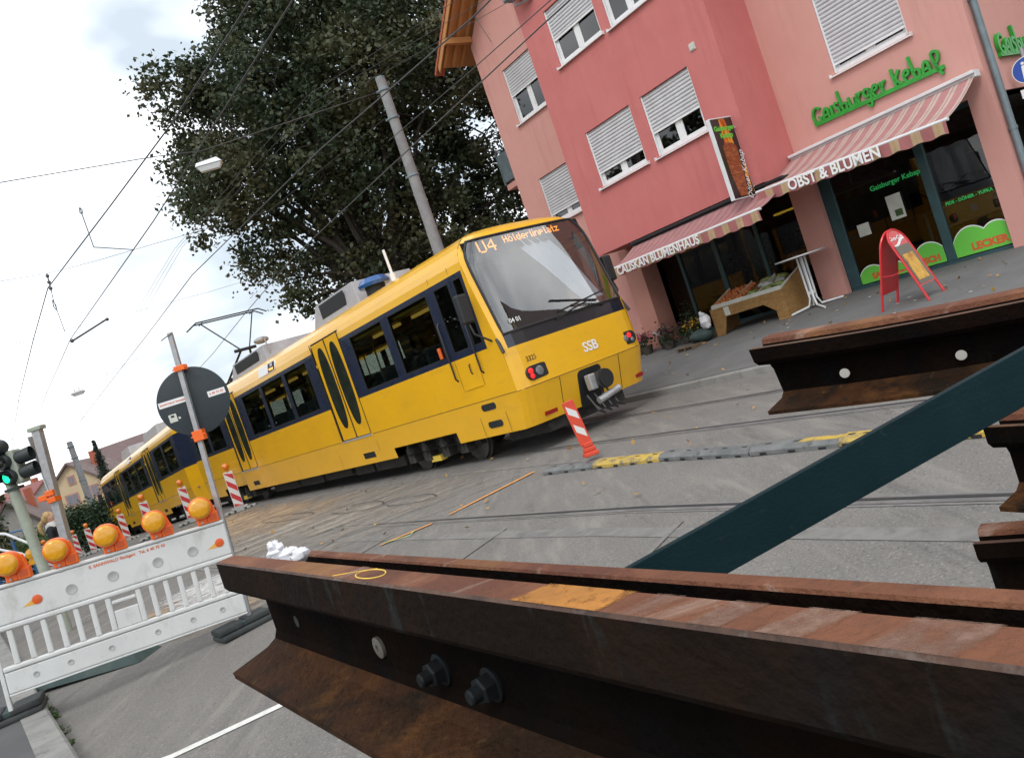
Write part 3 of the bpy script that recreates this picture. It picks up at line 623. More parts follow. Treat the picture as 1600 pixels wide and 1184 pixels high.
def sign_letters(name, s, T, scale, r, parent, bar=True):
    x = 0; k = 0
    for ch in s:
        w, strokes = GL[ch]; b = MB(); b.T = T
        for stv in strokes:
            pts = [(x+p[0]*scale, p[1]*scale, .04) for p in stv]
            for i in range(2):                                       # smooth the hand stroke
                q = [pts[0]]
                for a, c in zip(pts[:-1], pts[1:]): q += [tuple(.75*a[j]+.25*c[j] for j in range(3)), tuple(.25*a[j]+.75*c[j] for j in range(3))]
                pts = q+[pts[-1]]
            n = len(pts); L = []; Rr = []
            for i, p in enumerate(pts):
                a = pts[max(0, i-1)]; c = pts[min(n-1, i+1)]; d = Vector((c[0]-a[0], c[1]-a[1])); d.normalize(); ww = r*(1.1-.35*abs(i/(n-1)-.4))
                L.append((p[0]-d.y*ww, p[1]+d.x*ww)); Rr.append((p[0]+d.y*ww, p[1]-d.x*ww))
            vs = [(a[0], a[1], z) for z in (.012, .065) for pair in zip(L, Rr) for a in pair]; o = 2*n; fs = []
            for i in range(n-1):
                a = 2*i; fs += [(a+o, a+1+o, a+3+o, a+2+o), (a, a+2, a+3, a+1), (a, a+o, a+2+o, a+2), (a+1, a+3, a+3+o, a+1+o)]
            fs += [(0, 1, 1+o, o), (2*n-2, 2*n-2+o, 2*n-1+o, 2*n-1)]
            b.add(vs, fs)
        if strokes: b.build('letter', 'green_sign', parent, smooth=30)
        x += w*scale
    if bar:
        b = MB(); b.T = T; b.box(0, x, -.02, .05, .005, .06); b.build('sign_base', 'green_sign', parent, smooth=0)
    return x
t = thing('shop_lettering', 'hand-drawn green letters Gaisburger Kebap above the striped OBST & BLUMEN awning', 'shop sign', mw=FAC, group='green letters on the corner house')
sc_ = 2.42/sum(GL[c][0] for c in 'Gaisburger kebap')
sign_letters('a', 'Gaisburger kebap', basis((4.62, MBW, 3.69), (1, 0, -.028), (0, 0, 1)), sc_, .021, t)
t = thing('shop_lettering', 'green letters Gaisburger on the side wall behind the drainpipe, cut by the right edge', 'shop sign', mw=FAC, group='green letters on the corner house')
sign_letters('a', 'Gaisburger kebap', basis((7.55, 1.85, 3.50), (0, 1, 0), (0, 0, 1)), sc_*1.15, .026, t)

# ------------------------------------------------------------------ awnings
def stripes(name, ca, cb, cc, per):
    m = bpy.data.materials.new(name); m.use_nodes = True; nt = m.node_tree; n = nt.nodes; l = nt.links; p = n['Principled BSDF']; p.inputs['Roughness'].default_value = .9
    t = n.new('ShaderNodeTexCoord'); x = n.new('ShaderNodeSeparateXYZ'); l.new(t.outputs['Object'], x.inputs[0])
    a = n.new('ShaderNodeMath'); a.operation = 'DIVIDE'; a.inputs[1].default_value = per; l.new(x.outputs[0], a.inputs[0])
    f = n.new('ShaderNodeMath'); f.operation = 'FRACT'; l.new(a.outputs[0], f.inputs[0])
    r = n.new('ShaderNodeValToRGB'); r.color_ramp.interpolation = 'CONSTANT'; e = r.color_ramp.elements
    e[0].position = 0; e[0].color = (*ca, 1); e[1].position = .46; e[1].color = (*cb, 1)
    q = e.new(.62); q.color = (*cc, 1); q = e.new(.70); q.color = (*cb, 1); q = e.new(.90); q.color = (*ca, 1)
    l.new(f.outputs[0], r.inputs[0]); nz = n.new('ShaderNodeTexNoise'); nz.inputs['Scale'].default_value = 6; l.new(t.outputs['Object'], nz.inputs['Vector'])
    mm = n.new('ShaderNodeMix'); mm.data_type = 'RGBA'; mm.blend_type = 'MULTIPLY'; mm.inputs[0].default_value = .35; l.new(r.outputs[0], mm.inputs[6]); l.new(nz.outputs[0], mm.inputs[7]); l.new(mm.outputs[2], p.inputs['Base Color'])
    tl = n.new('ShaderNodeBsdfTranslucent'); l.new(mm.outputs[2], tl.inputs[0]); ms = n.new('ShaderNodeMixShader'); ms.inputs[0].default_value = .15
    l.new(p.outputs[0], ms.inputs[1]); l.new(tl.outputs[0], ms.inputs[2]); l.new(ms.outputs[0], n['Material Output'].inputs[0])
    return m
M['awning_cloth'] = stripes('awning_cloth', (.52, .245, .24), (.60, .48, .42), (.52, .245, .24), .27)
M['awning_cloth_fine'] = stripes('awning_cloth_fine', (.46, .19, .195), (.50, .31, .30), (.40, .15, .155), .21)
M['awning_valance'] = stripes('awning_valance', (.48, .18, .175), (.58, .41, .25), (.56, .36, .19), .34)
def awning(label, u0, u1, b_top, z_top, b_bar, zl, zr, word, wu, wsz, cloth, cas='white_metal', drop=.19):
    t = thing('awning', label, 'awning', mw=FAC, group='striped awnings of the corner house')
    b = MB(); b.box(u0-.02, u1+.02, b_top-.10, b_top+.08, z_top+.0, z_top+.11); b.box(u0-.02, u1+.02, b_top-.16, b_top-.10, z_top+.06, z_top+.115); b.build('cassette', cas, t, smooth=0, bevel=.01)
    zb = lambda u: zl+(zr-zl)*(u-u0)/(u1-u0)
    N = 40; b = MB(); vs = []
    for i in range(N+1):
        u = u0+(u1-u0)*i/N
        for k in range(7):
            f = k/6; vs.append((u, b_top-.1+(b_bar-b_top+.1)*f, z_top+.02+(zb(u)-z_top-.02)*f-.05*math.sin(PI*f)))
    o = len(vs); vs += [(p[0], p[1], p[2]-.006) for p in vs]; fs = []
    for i in range(N):
        for k in range(6):
            a = i*7+k; fs += [(a, a+1, a+8, a+7), (a+o, a+7+o, a+8+o, a+1+o)]
    b.add(vs, fs); b.build('canvas', cloth, t, smooth=40)
    b = MB(); b.tube([(u0-.03, b_bar, zl), (u1+.03, b_bar, zr)], .028, 8); b.build('front_bar', 'white_metal', t)
    b = MB(); N = 90; vs = []
    for i in range(N+1):
        u = u0+(u1-u0)*i/N; w = .012*math.sin(u*9)+.006*math.sin(u*23)
        for k in range(4): f = k/3; vs.append((u, b_bar-.034+w*f, zb(u)-.015-f*(drop+.012*math.sin(u*PI/.17))))
    o = len(vs); vs += [(p[0], p[1]+.006, p[2]) for p in vs]; fs = []
    for i in range(N):
        for k in range(3): a = i*4+k; fs += [(a, a+1, a+5, a+4), (a+o, a+4+o, a+5+o, a+1+o)]
    b.add(vs, fs); b.build('valance', 'awning_valance', t, smooth=40)
    b = MB()
    for uu in (u0+.35, u1-.35): b.tube([(uu, b_top-.04, z_top+.0), (uu+(.3 if uu < (u0+u1)/2 else -.3), (b_top+b_bar)/2, (z_top+zb(uu))/2-.12), (uu, b_bar+.02, zb(uu)-.01)], .022, 6)
    b.build('arm', 'light_metal', t)
    tl = (zr-zl)/(u1-u0)
    text('lettering', word, wsz, basis((wu, b_bar-.068, zb(wu)-.10), (1, 0, tl), (0, 0, 1)), 'text_white', t, .002, .006, xs=.88)
    return t
awning('pink striped awning lettered CALISKAN BLUMENHAUS under the red bay', .30, 4.42, .12, 2.86, -.9, 2.52, 2.50, 'CALISKAN BLUMENHAUS', 1.80, .24, 'awning_cloth_fine', 'seal')
awning('pink and cream striped awning lettered OBST & BLUMEN over the kebab shop', 4.06, 7.5, 1.08, 3.25, -.3, 2.84, 2.70, 'OBST & BLUMEN', 5.60, .265, 'awning_cloth')

# ------------------------------------------------------------------ projecting kebab light box
t = thing('projecting_sign', 'tall projecting box sign with a kebab spit picture and white edge', 'shop sign', mw=FAC)
b = MB(); b.box(3.765, 3.853, -.71, -.08, 2.83, 4.37); b.build('sign_box', 'white_metal', t, smooth=0, bevel=.006)
M['spit_black'] = mat('spit_black', (.02, .012, .01), .3, coat=.3)
M['spit_flame'] = layered('spit_flame', (.75, .28, .02), [((.35, .02, .005), 4, .45, .6, .9, (1, 4, .6)), ((.85, .55, .08), 5, .55, .7, .9, (1, 5, .5))], rough=.35, bump=0)
M['spit_meat'] = layered('spit_meat', (.24, .055, .022), [((.40, .13, .05), 9, .45, .62, .9, (1, 1, 3)), ((.08, .015, .01), 7, .52, .7, .9, (1, 1, 2)), ((.62, .3, .14), 26, .62, .72, .8, (1, 1, 2))], rough=.35, bump=0)
b = MB(); b.box(3.853, 3.857, -.695, -.095, 2.85, 4.35); b.build('picture', 'spit_black', t, smooth=0)
b = MB(); b.prism([(3.857, -.50, 3.85), (3.857, -.24, 3.85), (3.857, -.30, 4.34), (3.857, -.46, 4.34)], (0, 0, 0), (.002, 0, 0)); b.prism([(3.857, -.14, 2.9), (3.857, -.10, 3.5), (3.857, -.20, 3.3)], (0, 0, 0), (.002, 0, 0)); b.build('flame_picture', 'spit_flame', t, smooth=0)
pl = [(3.857, -.40+w, z) for w, z in ((-.12, 2.88), (.10, 2.86), (.16, 3.2), (.20, 3.6), (.20, 3.8), (.12, 3.87), (-.08, 3.9), (-.17, 3.82), (-.19, 3.55), (-.17, 3.2))]
MB().prism(pl, (0, 0, 0), (.004, 0, 0)).build('meat_picture', 'spit_meat', t, smooth=0)
YZ = lambda x, y, z: basis((x, y, z), (0, 1, 0), (0, 0, 1))
text('lettering', 'Gaisburger', .125, YZ(3.864, -.39, 4.16), 'sticker_green', t, .001, .004); text('lettering', 'Kebap', .14, YZ(3.864, -.38, 4.02), 'sticker_green', t, .001, .004)
text('lettering', 'Döner Kebap', .17, basis((3.866, -.19, 3.24), (0, .12, 1), (0, -1, .12)), 'text_white', t, .001, .0, shear=.35)
b = MB()
for z in (3.0, 4.15): b.cyl((3.81, -.08, z), (3.81, .0, z), .02); b.cyl((3.81, -.09, z), (3.81, -.075, z), .04)
b.build('bracket', 'light_metal', t)
# grey box on a bracket high on the bay corner
t = thing('floodlight', 'dark grey floodlight on a bracket at the top left of the red bay', 'lamp', mw=FAC)
b = MB(); b.box(-.75, -.15, -.42, -.12, 9.15, 9.5); b.build('housing', 'zinc', t, smooth=0, bevel=.03); b = MB(); b.tube([(-.55, -.27, 9.15), (-.55, -.27, 8.98), (-.2, -.02, 8.98)], .025, 6); b.tube([(-.3, -.27, 9.15), (-.3, -.02, 9.05)], .025, 6); b.build('bracket', 'grey_metal', t)

# ------------------------------------------------------------------ goods in front of the shops (local house frame)
def fp(u, b): x, y = fxy(u, b); return sw(x, y)
t = thing('fruit_stand', 'wooden market stand with fruit trays and an arched cut-out front', 'market stand', mw=FAC)
z0 = fp(2.6, .5)
def arch(u0, u1, zt, leg, zarch):
    return [(u0, 0, z0-.02), (u0+leg, 0, z0-.02), (u0+leg+.16, 0, zarch), (u1-leg-.30, 0, zarch+.02), (u1-leg-.04, 0, zarch-.16), (u1-leg-.05, 0, z0-.04), (u1, 0, z0-.04), (u1, 0, zt), (u0, 0, zt)]
b = MB(); b.prism(arch(1.62, 3.46, 1.0, .2, .78), (0, .26, 0), (0, .29, 0)); b.build('front_panel', 'timber', t, smooth=0, bevel=.004)
b = MB(); b.prism([(3.46, .262, z0-.05), (3.46, 1.05, z0), (3.46, 1.05, 1.30), (3.46, .262, 1.0)], (0, 0, 0), (.025, 0, 0)); b.build('side_panel', 'timber', t, smooth=0); b = MB(); b.prism([(1.6, .262, z0-.05), (1.6, 1.05, z0), (1.6, 1.05, 1.30), (1.6, .262, 1.0)], (0, 0, 0), (.02, 0, 0)); b.build('side_panel', 'timber', t, smooth=0)
b = MB(); b.prism([(1.625, .292, .97), (1.625, 1.05, 1.2), (1.625, 1.05, 1.22), (1.625, .292, .99)], (0, 0, 0), (1.83, 0, 0)); b.build('shelf', 'timber', t, smooth=0)
b = MB()
for u in (1.64, 2.25, 2.85, 3.44): b.prism([(u, .295, .99), (u, 1.05, 1.22), (u, 1.05, 1.32), (u, .295, 1.06)], (0, 0, 0), (.015, 0, 0))
b.prism([(1.64, .29, 1.0), (1.64, .30, 1.08), (1.64, .305, 1.08), (1.64, .295, 1.0)], (0, 0, 0), (1.8, 0, 0)); b.build('divider', 'paper', t, smooth=0)
b = MB(); b.box(1.98, 2.12, .252, .258, .80, .98); b.build('price_card', 'paper', t, smooth=0)
M['fruit_red'] = mat('fruit_red', (.42, .07, .03), .4, var=.3, vs=12, col2=(.55, .22, .05)); M['fruit_green'] = mat('fruit_green', (.12, .2, .05), .5, col2=(.3, .32, .12), vs=14); M['film'] = mat('film', (.42, .46, .46), .25, var=.3, vs=9)
k = 0
for (u0, u1, mm) in ((1.68, 2.22, 'fruit_red'), (2.28, 2.5, 'fruit_red')):
    for i in range(int((u1-u0)/.085)):
        for j in range(6):
            f = (j+.5)/6*.92; y = .32+f*.74; z = .99+(y-.292)*.303+.045; b = MB()
            b.ball((u0+.04+i*.085+random.uniform(-.012, .012), y+random.uniform(-.015, .015), z+random.uniform(0, .02)), .043, nu=8, nv=6)
            o = tag(b.build('fruit', mm, None, smooth=80), 'small round red fruit lying in the left trays of the wooden stand', 'fruit', 'fruit on the wooden stand'); o.matrix_world = FAC
for i, (u, y) in enumerate(((2.65, .45), (2.75, .75), (2.7, .95), (3.05, .45), (3.2, .7), (3.1, .9), (3.3, .5), (2.95, .62))):
    b = MB(); b.ball((u, y, .99+(y-.292)*.303+.05), .13, .12, .06, 12, 6, jit=.22)
    o = tag(b.build('vegetable_bunch', 'film' if i % 3 == 1 else 'fruit_green', None, smooth=60), 'loose green vegetables heaped in the right trays of the wooden stand' if i % 3 != 1 else 'film-wrapped produce between the green vegetables on the stand', 'vegetables', 'produce on the wooden stand'); o.matrix_world = FAC
# bar table
zt0 = fp(3.85, .6)
t = thing('bar_table', 'tall white bar table with tubular legs beside the brown pillar', 'table', mw=FAC)
b = MB(); b.lathe([(.33, 1.47), (.47, 1.475), (.485, 1.49), (.47, 1.505), (.0, 1.507)], 32, (3.84, .62, 0)); b.build('tabletop', 'white_metal', t)
for sx in (-1, 1):
    for sy in (-1, 1):
        b = MB(); b.tube([(3.84+sx*.05, .62+sy*.05, 1.46), (3.84+sx*.045, .62+sy*.045, zt0+.2), (3.84+sx*.09, .62+sy*.08, zt0+.06), (3.84+sx*.40, .62+sy*.33, fp(3.84+sx*.4, .62+sy*.33)+.02)], .021, 8); b.build('leg', 'white_metal', t)
b = MB(); b.box(3.77, 3.91, .58, .66, .72, .78); b.build('brace', 'white_metal', t, smooth=0)
t = tag(MB().lathe([(.05, 0), (.055, .012), (.05, .03), (.044, .03)], 16, (3.72, .66, 1.508)).build('ashtray', 'shop_wall', None), 'small dark ashtray on the white bar table', 'ashtray'); t.matrix_world = FAC
# pavement board
t = thing('pavement_sign', 'red folding pavement board with rounded top and yellow menu', 'pavement sign', mw=FAC)
def board(name, um, ut, zt, ww, b0, panel, poster):
    # frame loop: feet at u=um, top at u=ut
    P = []; H0 = fp(um, b0+ww/2); N = 14; rr = ww/2; zc = zt-rr; k = lambda z: um+(ut-um)*(z-H0)/(zt-H0)
    P.append((um, b0, fp(um, b0)))
    for z in (H0+.3, zc): P.append((k(z), b0, z))
    for i in range(1, N): th = PI-PI*i/N; z = zc+rr*math.sin(th); P.append((k(z), b0+rr+rr*math.cos(th), z))
    for z in (zc, H0+.3): P.append((k(z), b0+ww, z))
    P.append((um, b0+ww, fp(um, b0+ww)))
    b = MB(); b.tube(P, .019, 8); fr = b.build(name, 'red_paint', t)
    b = MB(); pl = [(k(H0+.22), b0+.015, H0+.22), (k(H0+.22), b0+ww-.015, H0+.22), (k(zc), b0+ww-.015, zc)]
    for i in range(1, N): th = PI*i/N; z = zc+(rr-.015)*math.sin(th); pl.append((k(z), b0+rr+(rr-.015)*math.cos(th), z))
    pl.append((k(zc), b0+.015, zc)); sg = .006 if ut < um else -.006
    b.prism(pl, (-sg, 0, 0), (sg, 0, 0)); pn = b.build('panel', panel, fr, smooth=0)
    def q(name, y0, y1, z0, z1, m, d):
        b = MB(); e = .004; b.prism([(k(z0)+d, y0, z0), (k(z0)+d, y1, z0), (k(z1)+d, y1, z1), (k(z1)+d, y0, z1)], (0, 0, 0), (e if d > 0 else -e, 0, 0)); return b.build(name, m, fr, smooth=0)
    if poster:
        q('poster_holder', b0+.03, b0+ww-.03, H0+.24, zc-.03, 'poster_dark', .008); q('menu', b0+.07, b0+ww-.10, H0+.30, zc-.17, 'poster', .014)
        sl = (ut-um)/(zt-H0); T = basis((k(zt-.15)+.011, b0+rr-.015, zt-.15), (0, 1, 0), (sl, 0, 1)); text('lettering', 'Coca-Cola', .088, T @ Matrix.Translation((-.02, .015, 0)), 'text_white', fr, .001, .002, shear=.3)
        sw_ = []
        for i in range(13): f = i/12; y = b0+.04+f*(ww-.1); sw_.append((y, zt-.245+.075*f+.018*math.sin(f*2*PI+PI), .006+.018*math.sin(PI*f)))
        vs = []; 
        for y, z, w in sw_: vs += [(k(z-w)+.012, y, z-w), (k(z+w)+.012, y, z+w)]
        b = MB(); b.add(vs, [(2*i, 2*i+2, 2*i+3, 2*i+1) for i in range(12)]); b.build('wave_mark', 'text_white', fr, smooth=0)
    return k, H0
kk, h0 = board('front_frame', 7.10, 6.74, 1.43, .46, -1.50, 'red_paint', True); board('rear_frame', 6.37, 6.70, 1.425, .46, -1.50, 'red_paint', False)
b = MB(); b.tube([(6.51, -1.5, .80), (6.72, -1.52, .78), (6.93, -1.5, .82)], .008, 6); b.tube([(6.51, -1.04, .80), (6.72, -1.02, .78), (6.93, -1.04, .82)], .008, 6); b.build('strap', 'red_paint', t)
# flowers, sack and crates along the shop wall
def plant_pot(u, bb, mm, lab, r=.17, h=.2, up=.22):
    z = fp(u, bb); t = thing('potted_flowers', lab, 'potted plant', mw=FAC @ Matrix.Translation((u, bb, z)), group='potted flowers in front of the flower shop')
    b = MB(); b.lathe([(r*.6, 0), (r*.85, h), (r*.8, h), (r*.7, h-.02)], 14); b.build('pot', 'shop_wall', t)
    c = rng.normal(size=(170, 3))*np.array([r*.62, r*.62, up*.45])+np.array([0, 0, h+up*.45]); leaves('foliage', c, .07, 'hedge_leaf', t)
    c = rng.normal(size=(70, 3))*np.array([r*.6, r*.6, up*.22])+np.array([0, 0, h+up*.85]); leaves('blossom', c, .055, mm, t, .9)
for a in ((-1.15, .62, 'flower_pink', 'pot of bright pink flowers nearest the tram'), (-.75, .45, 'flower_pink', 'low pot of pink flowers in front of the pink pillar'), (-.3, .62, 'flower_white', 'pot with white and green blossoms right of the pillar'), (.1, .35, 'flower_dark', 'pot of dark red foliage by the kerb side'), (.55, .5, 'flower_dark', 'bushy dark red potted plant beside the yellow one'), (.95, .30, 'flower_yellow', 'pot of yellow flowers beside the grey sack'), (.3, 1.0, 'hedge_leaf', 'tall green potted plant at the shop wall')): plant_pot(*a, up=.42 if 'tall' in a[3] else .24)
z = fp(1.3, .05); o = tag(MB().ball((1.30, .12, z+.15), .30, .22, .15, 16, 10, jit=.05).build('sack', 'green_rubber', None, smooth=80), 'dark green sack lying beside the fruit stand', 'sack'); o.matrix_world = FAC
b = MB(); b.ball((1.52, .12, z+.42), .13, .11, .16, 14, 10, jit=.16); b.ball((1.47, .11, z+.60), .05, .04, .06, 8, 6, jit=.35); b.ball((1.53, .1, z+.58), .04, .05, .05, 8, 6, jit=.35)
o = tag(b.build('plastic_bag', 'plastic_bag', None, smooth=30), 'knotted white plastic bag on the sack at the fruit stand', 'bag'); o.matrix_world = FAC
b = MB(); zz = fp(1.2, -.3)
for i in range(4): b.box(.98, 1.48, -.42+i*.09, -.37+i*.09, zz+.06, zz+.075)
for i in (0.98, 1.2, 1.44): b.box(i, i+.04, -.42, -.10, zz, zz+.06)
o = tag(b.build('pallet', 'old_timber', None, smooth=0), 'flat slatted crate lying in front of the green sack', 'crate'); o.matrix_world = FAC
# things inside the shops
t = thing('shop_counter', 'dim counter with a glass display inside the kebab shop', 'counter', mw=FAC)
b = MB(); b.box(4.6, 7.0, 3.6, 4.3, .5, 1.45); b.build('counter_base', 'timber', t, smooth=0); b = MB(); b.box(4.6, 7.0, 3.6, 4.2, 1.46, 1.95); b.build('display', 'house_glass', t, smooth=0)
t = thing('bar_table', 'blue topped bar table inside the kebab shop window', 'table', mw=FAC)
b = MB(); b.lathe([(.0, 1.46), (.44, 1.46), (.46, 1.48), (.44, 1.5), (0, 1.5)], 28, (5.55, 2.1, 0)); M['table_blue'] = mat('table_blue', (.12, .2, .27), .4); b.build('tabletop', 'table_blue', t); b = MB(); b.cyl((5.55, 2.1, .5), (5.55, 2.1, 1.46), .035); b.lathe([(.26, .5), (.25, .53), (.04, .55)], 20, (5.55, 2.1, 0)); b.build('leg', 'grey_metal', t)
for i in range(5):
    o = tag(MB().ball((6.88+.09*i, 1.62+.03*(i % 2), 2.28), .05, nu=10, nv=8).build('orange', 'flower_yellow', None, smooth=80), 'orange fruit on the glass shelf high in the kebab shop window', 'fruit', 'oranges in the shop window'); o.matrix_world = FAC
o = tag(MB().box(6.8, 7.14, 1.54, 1.72, 2.215, 2.23).build('shelf', 'light_metal', None, smooth=0), 'narrow shelf carrying oranges in the kebab shop window', 'shelf'); o.matrix_world = FAC
t = thing('tube_lamp', 'lit yellow tube lamp under the CALISKAN awning', 'lamp', mw=FAC)
M['tube_glow'] = mat('tube_glow', (.8, .6, .1), .5, em=(1, .62, .06), es=3.0)
b = MB(); b.cyl((2.1, .5, 2.52), (3.15, .5, 2.52), .024, n=10); b.build('tube', 'tube_glow', t); b = MB(); b.box(2.05, 3.2, .47, .53, 2.55, 2.60); b.cyl((2.3, .5, 2.6), (2.3, .5, 3.0), .008, n=6); b.cyl((2.95, .5, 2.6), (2.95, .5, 3.0), .008, n=6); b.build('housing', 'white_metal', t, smooth=0)
t = thing('flower_rack', 'dim rack of cut flowers behind the flower shop window', 'rack', mw=FAC)
b = MB()
for k in range(3): b.box(.3, 3.3, 2.3+k*.35, 2.6+k*.35, .5, .9+k*.35)
b.build('steps', 'old_timber', t, smooth=0)
pts = []
for k in range(3):
    for i in range(13): pts.append(rng.normal(size=(40, 3))*np.array([.1, .08, .12])+np.array([.4+i*.23, 2.45+k*.35, 1.1+k*.36]))
leaves('foliage', np.concatenate(pts), .09, 'hedge_leaf', t)
pts = [rng.normal(size=(18, 3))*np.array([.08, .07, .06])+np.array([.4+i*.46+.2*(k % 2), 2.42+k*.35, 1.24+k*.36]) for k in range(3) for i in range(6)]
leaves('blossom', np.concatenate(pts), .06, 'flower_yellow', t, .9)
# blue pedestrian sign at the right edge
t = thing('footpath_sign', 'round blue footpath sign with white figures at the right edge', 'road sign', loc=(9.36, 12.7, 0), rz=math.radians(-36))
zg = sw(9.36, 12.7)
b = MB(); b.cyl((0, .03, zg), (0, .03, 3.5), .03, n=12); b.build('post', 'galv', t)
b = MB(); b.lathe([(.0, 0), (.21, 0), (.21, .006), (0, .006)], 40, (0, 0, 3.14), (0, -1, 0)); b.build('plate', 'text_white', t)
b = MB(); b.lathe([(.0, .0061), (.198, .0061), (.198, .0085), (0, .0085)], 40, (0, 0, 3.14), (0, -1, 0)); b.build('face', 'sign_blue', t)
b = MB(); Y = -.0105
for (cx, cz, k) in ((-.04, 3.14, 1.0), (.07, 3.09, .62)):
    b.lathe([(0, 0), (.024*k, 0), (.024*k, .003), (0, .003)], 14, (cx, -.0086, cz+.115*k), (0, -1, 0))
    b.prism([(cx-.04*k, -.0086, cz-.13*k), (cx+.045*k, -.0086, cz-.13*k), (cx+.03*k, -.0086, cz+.08*k), (cx-.025*k, -.0086, cz+.08*k)], (0, 0, 0), (0, -.003, 0))
b.build('figures', 'text_white', t, smooth=0)
b = MB(); b.box(-.17, .17, -.004, .004, 2.72, 2.86); b.build('extra_plate', 'text_white', t, smooth=0)
# ================================================================== TRAM
TW, TLn = 2.65, 18.4
M['panel_glow'] = mat('panel_glow', (.7, .55, .15), .5, em=(1, .62, .12), es=.45); M['reflection_white'] = mat('reflection_white', (.80, .81, .84), .9)  # added glow for yellow ceiling panels; white for a painted windscreen reflection
M['dark_glass'] = mat('dark_glass', (.022, .028, .022), .06, coat=.6, spec=.6, var=.3, vs=3)
PZ = [(.41, .045), (.97, .0), (.985, .0), (1.70, 0), (1.78, 0), (2.84, 0), (2.91, .004), (3.03, .018), (3.14, .05), (3.24, .11), (3.33, .21), (3.41, .38), (3.47, .62), (3.515, .95), (3.53, 1.325)]
def inset(z):
    for (a, x), (c, y) in zip(PZ[:-1], PZ[1:]):
        if a <= z <= c: return x+(y-x)*(z-a)/(c-a)
    return PZ[0][1] if z < PZ[0][0] else PZ[-1][1]
NZ = [(.41, .16), (.97, .0), (.985, .012), (1.60, .035), (1.80, .060), (3.30, .40), (3.38, .47), (3.45, .62), (3.50, .80), (3.53, 1.0)]
def nose(z):
    for (a, x), (c, y) in zip(NZ[:-1], NZ[1:]):
        if a <= z <= c: return x+(y-x)*(z-a)/(c-a)
    return NZ[-1][1]
def nose_s(z, y):
    f = abs(y-TW/2)/(TW/2-inset(z)+1e-6); return nose(z)+.05*f**2+.09*f**10
def nose_pt(z, y, d=0): return Vector((-(nose_s(z, y)-d), y, z))
WINS = [(1.62, 3.02), (3.27, 4.62), (6.95, 8.30), (8.46, 9.94), (10.10, 11.55), (14.05, 15.45), (15.65, 17.15)]
CAB = [(.56, .80), (.93, 1.38)]
DOORS = [(5.06, 6.45), (12.1, 13.52)]
ARCH = [(2.15, 4.42), (13.6, 15.8)]
SLOT = [(5.25, 5.78, .52, .64), (12.5, 13.0, .52, .64)]
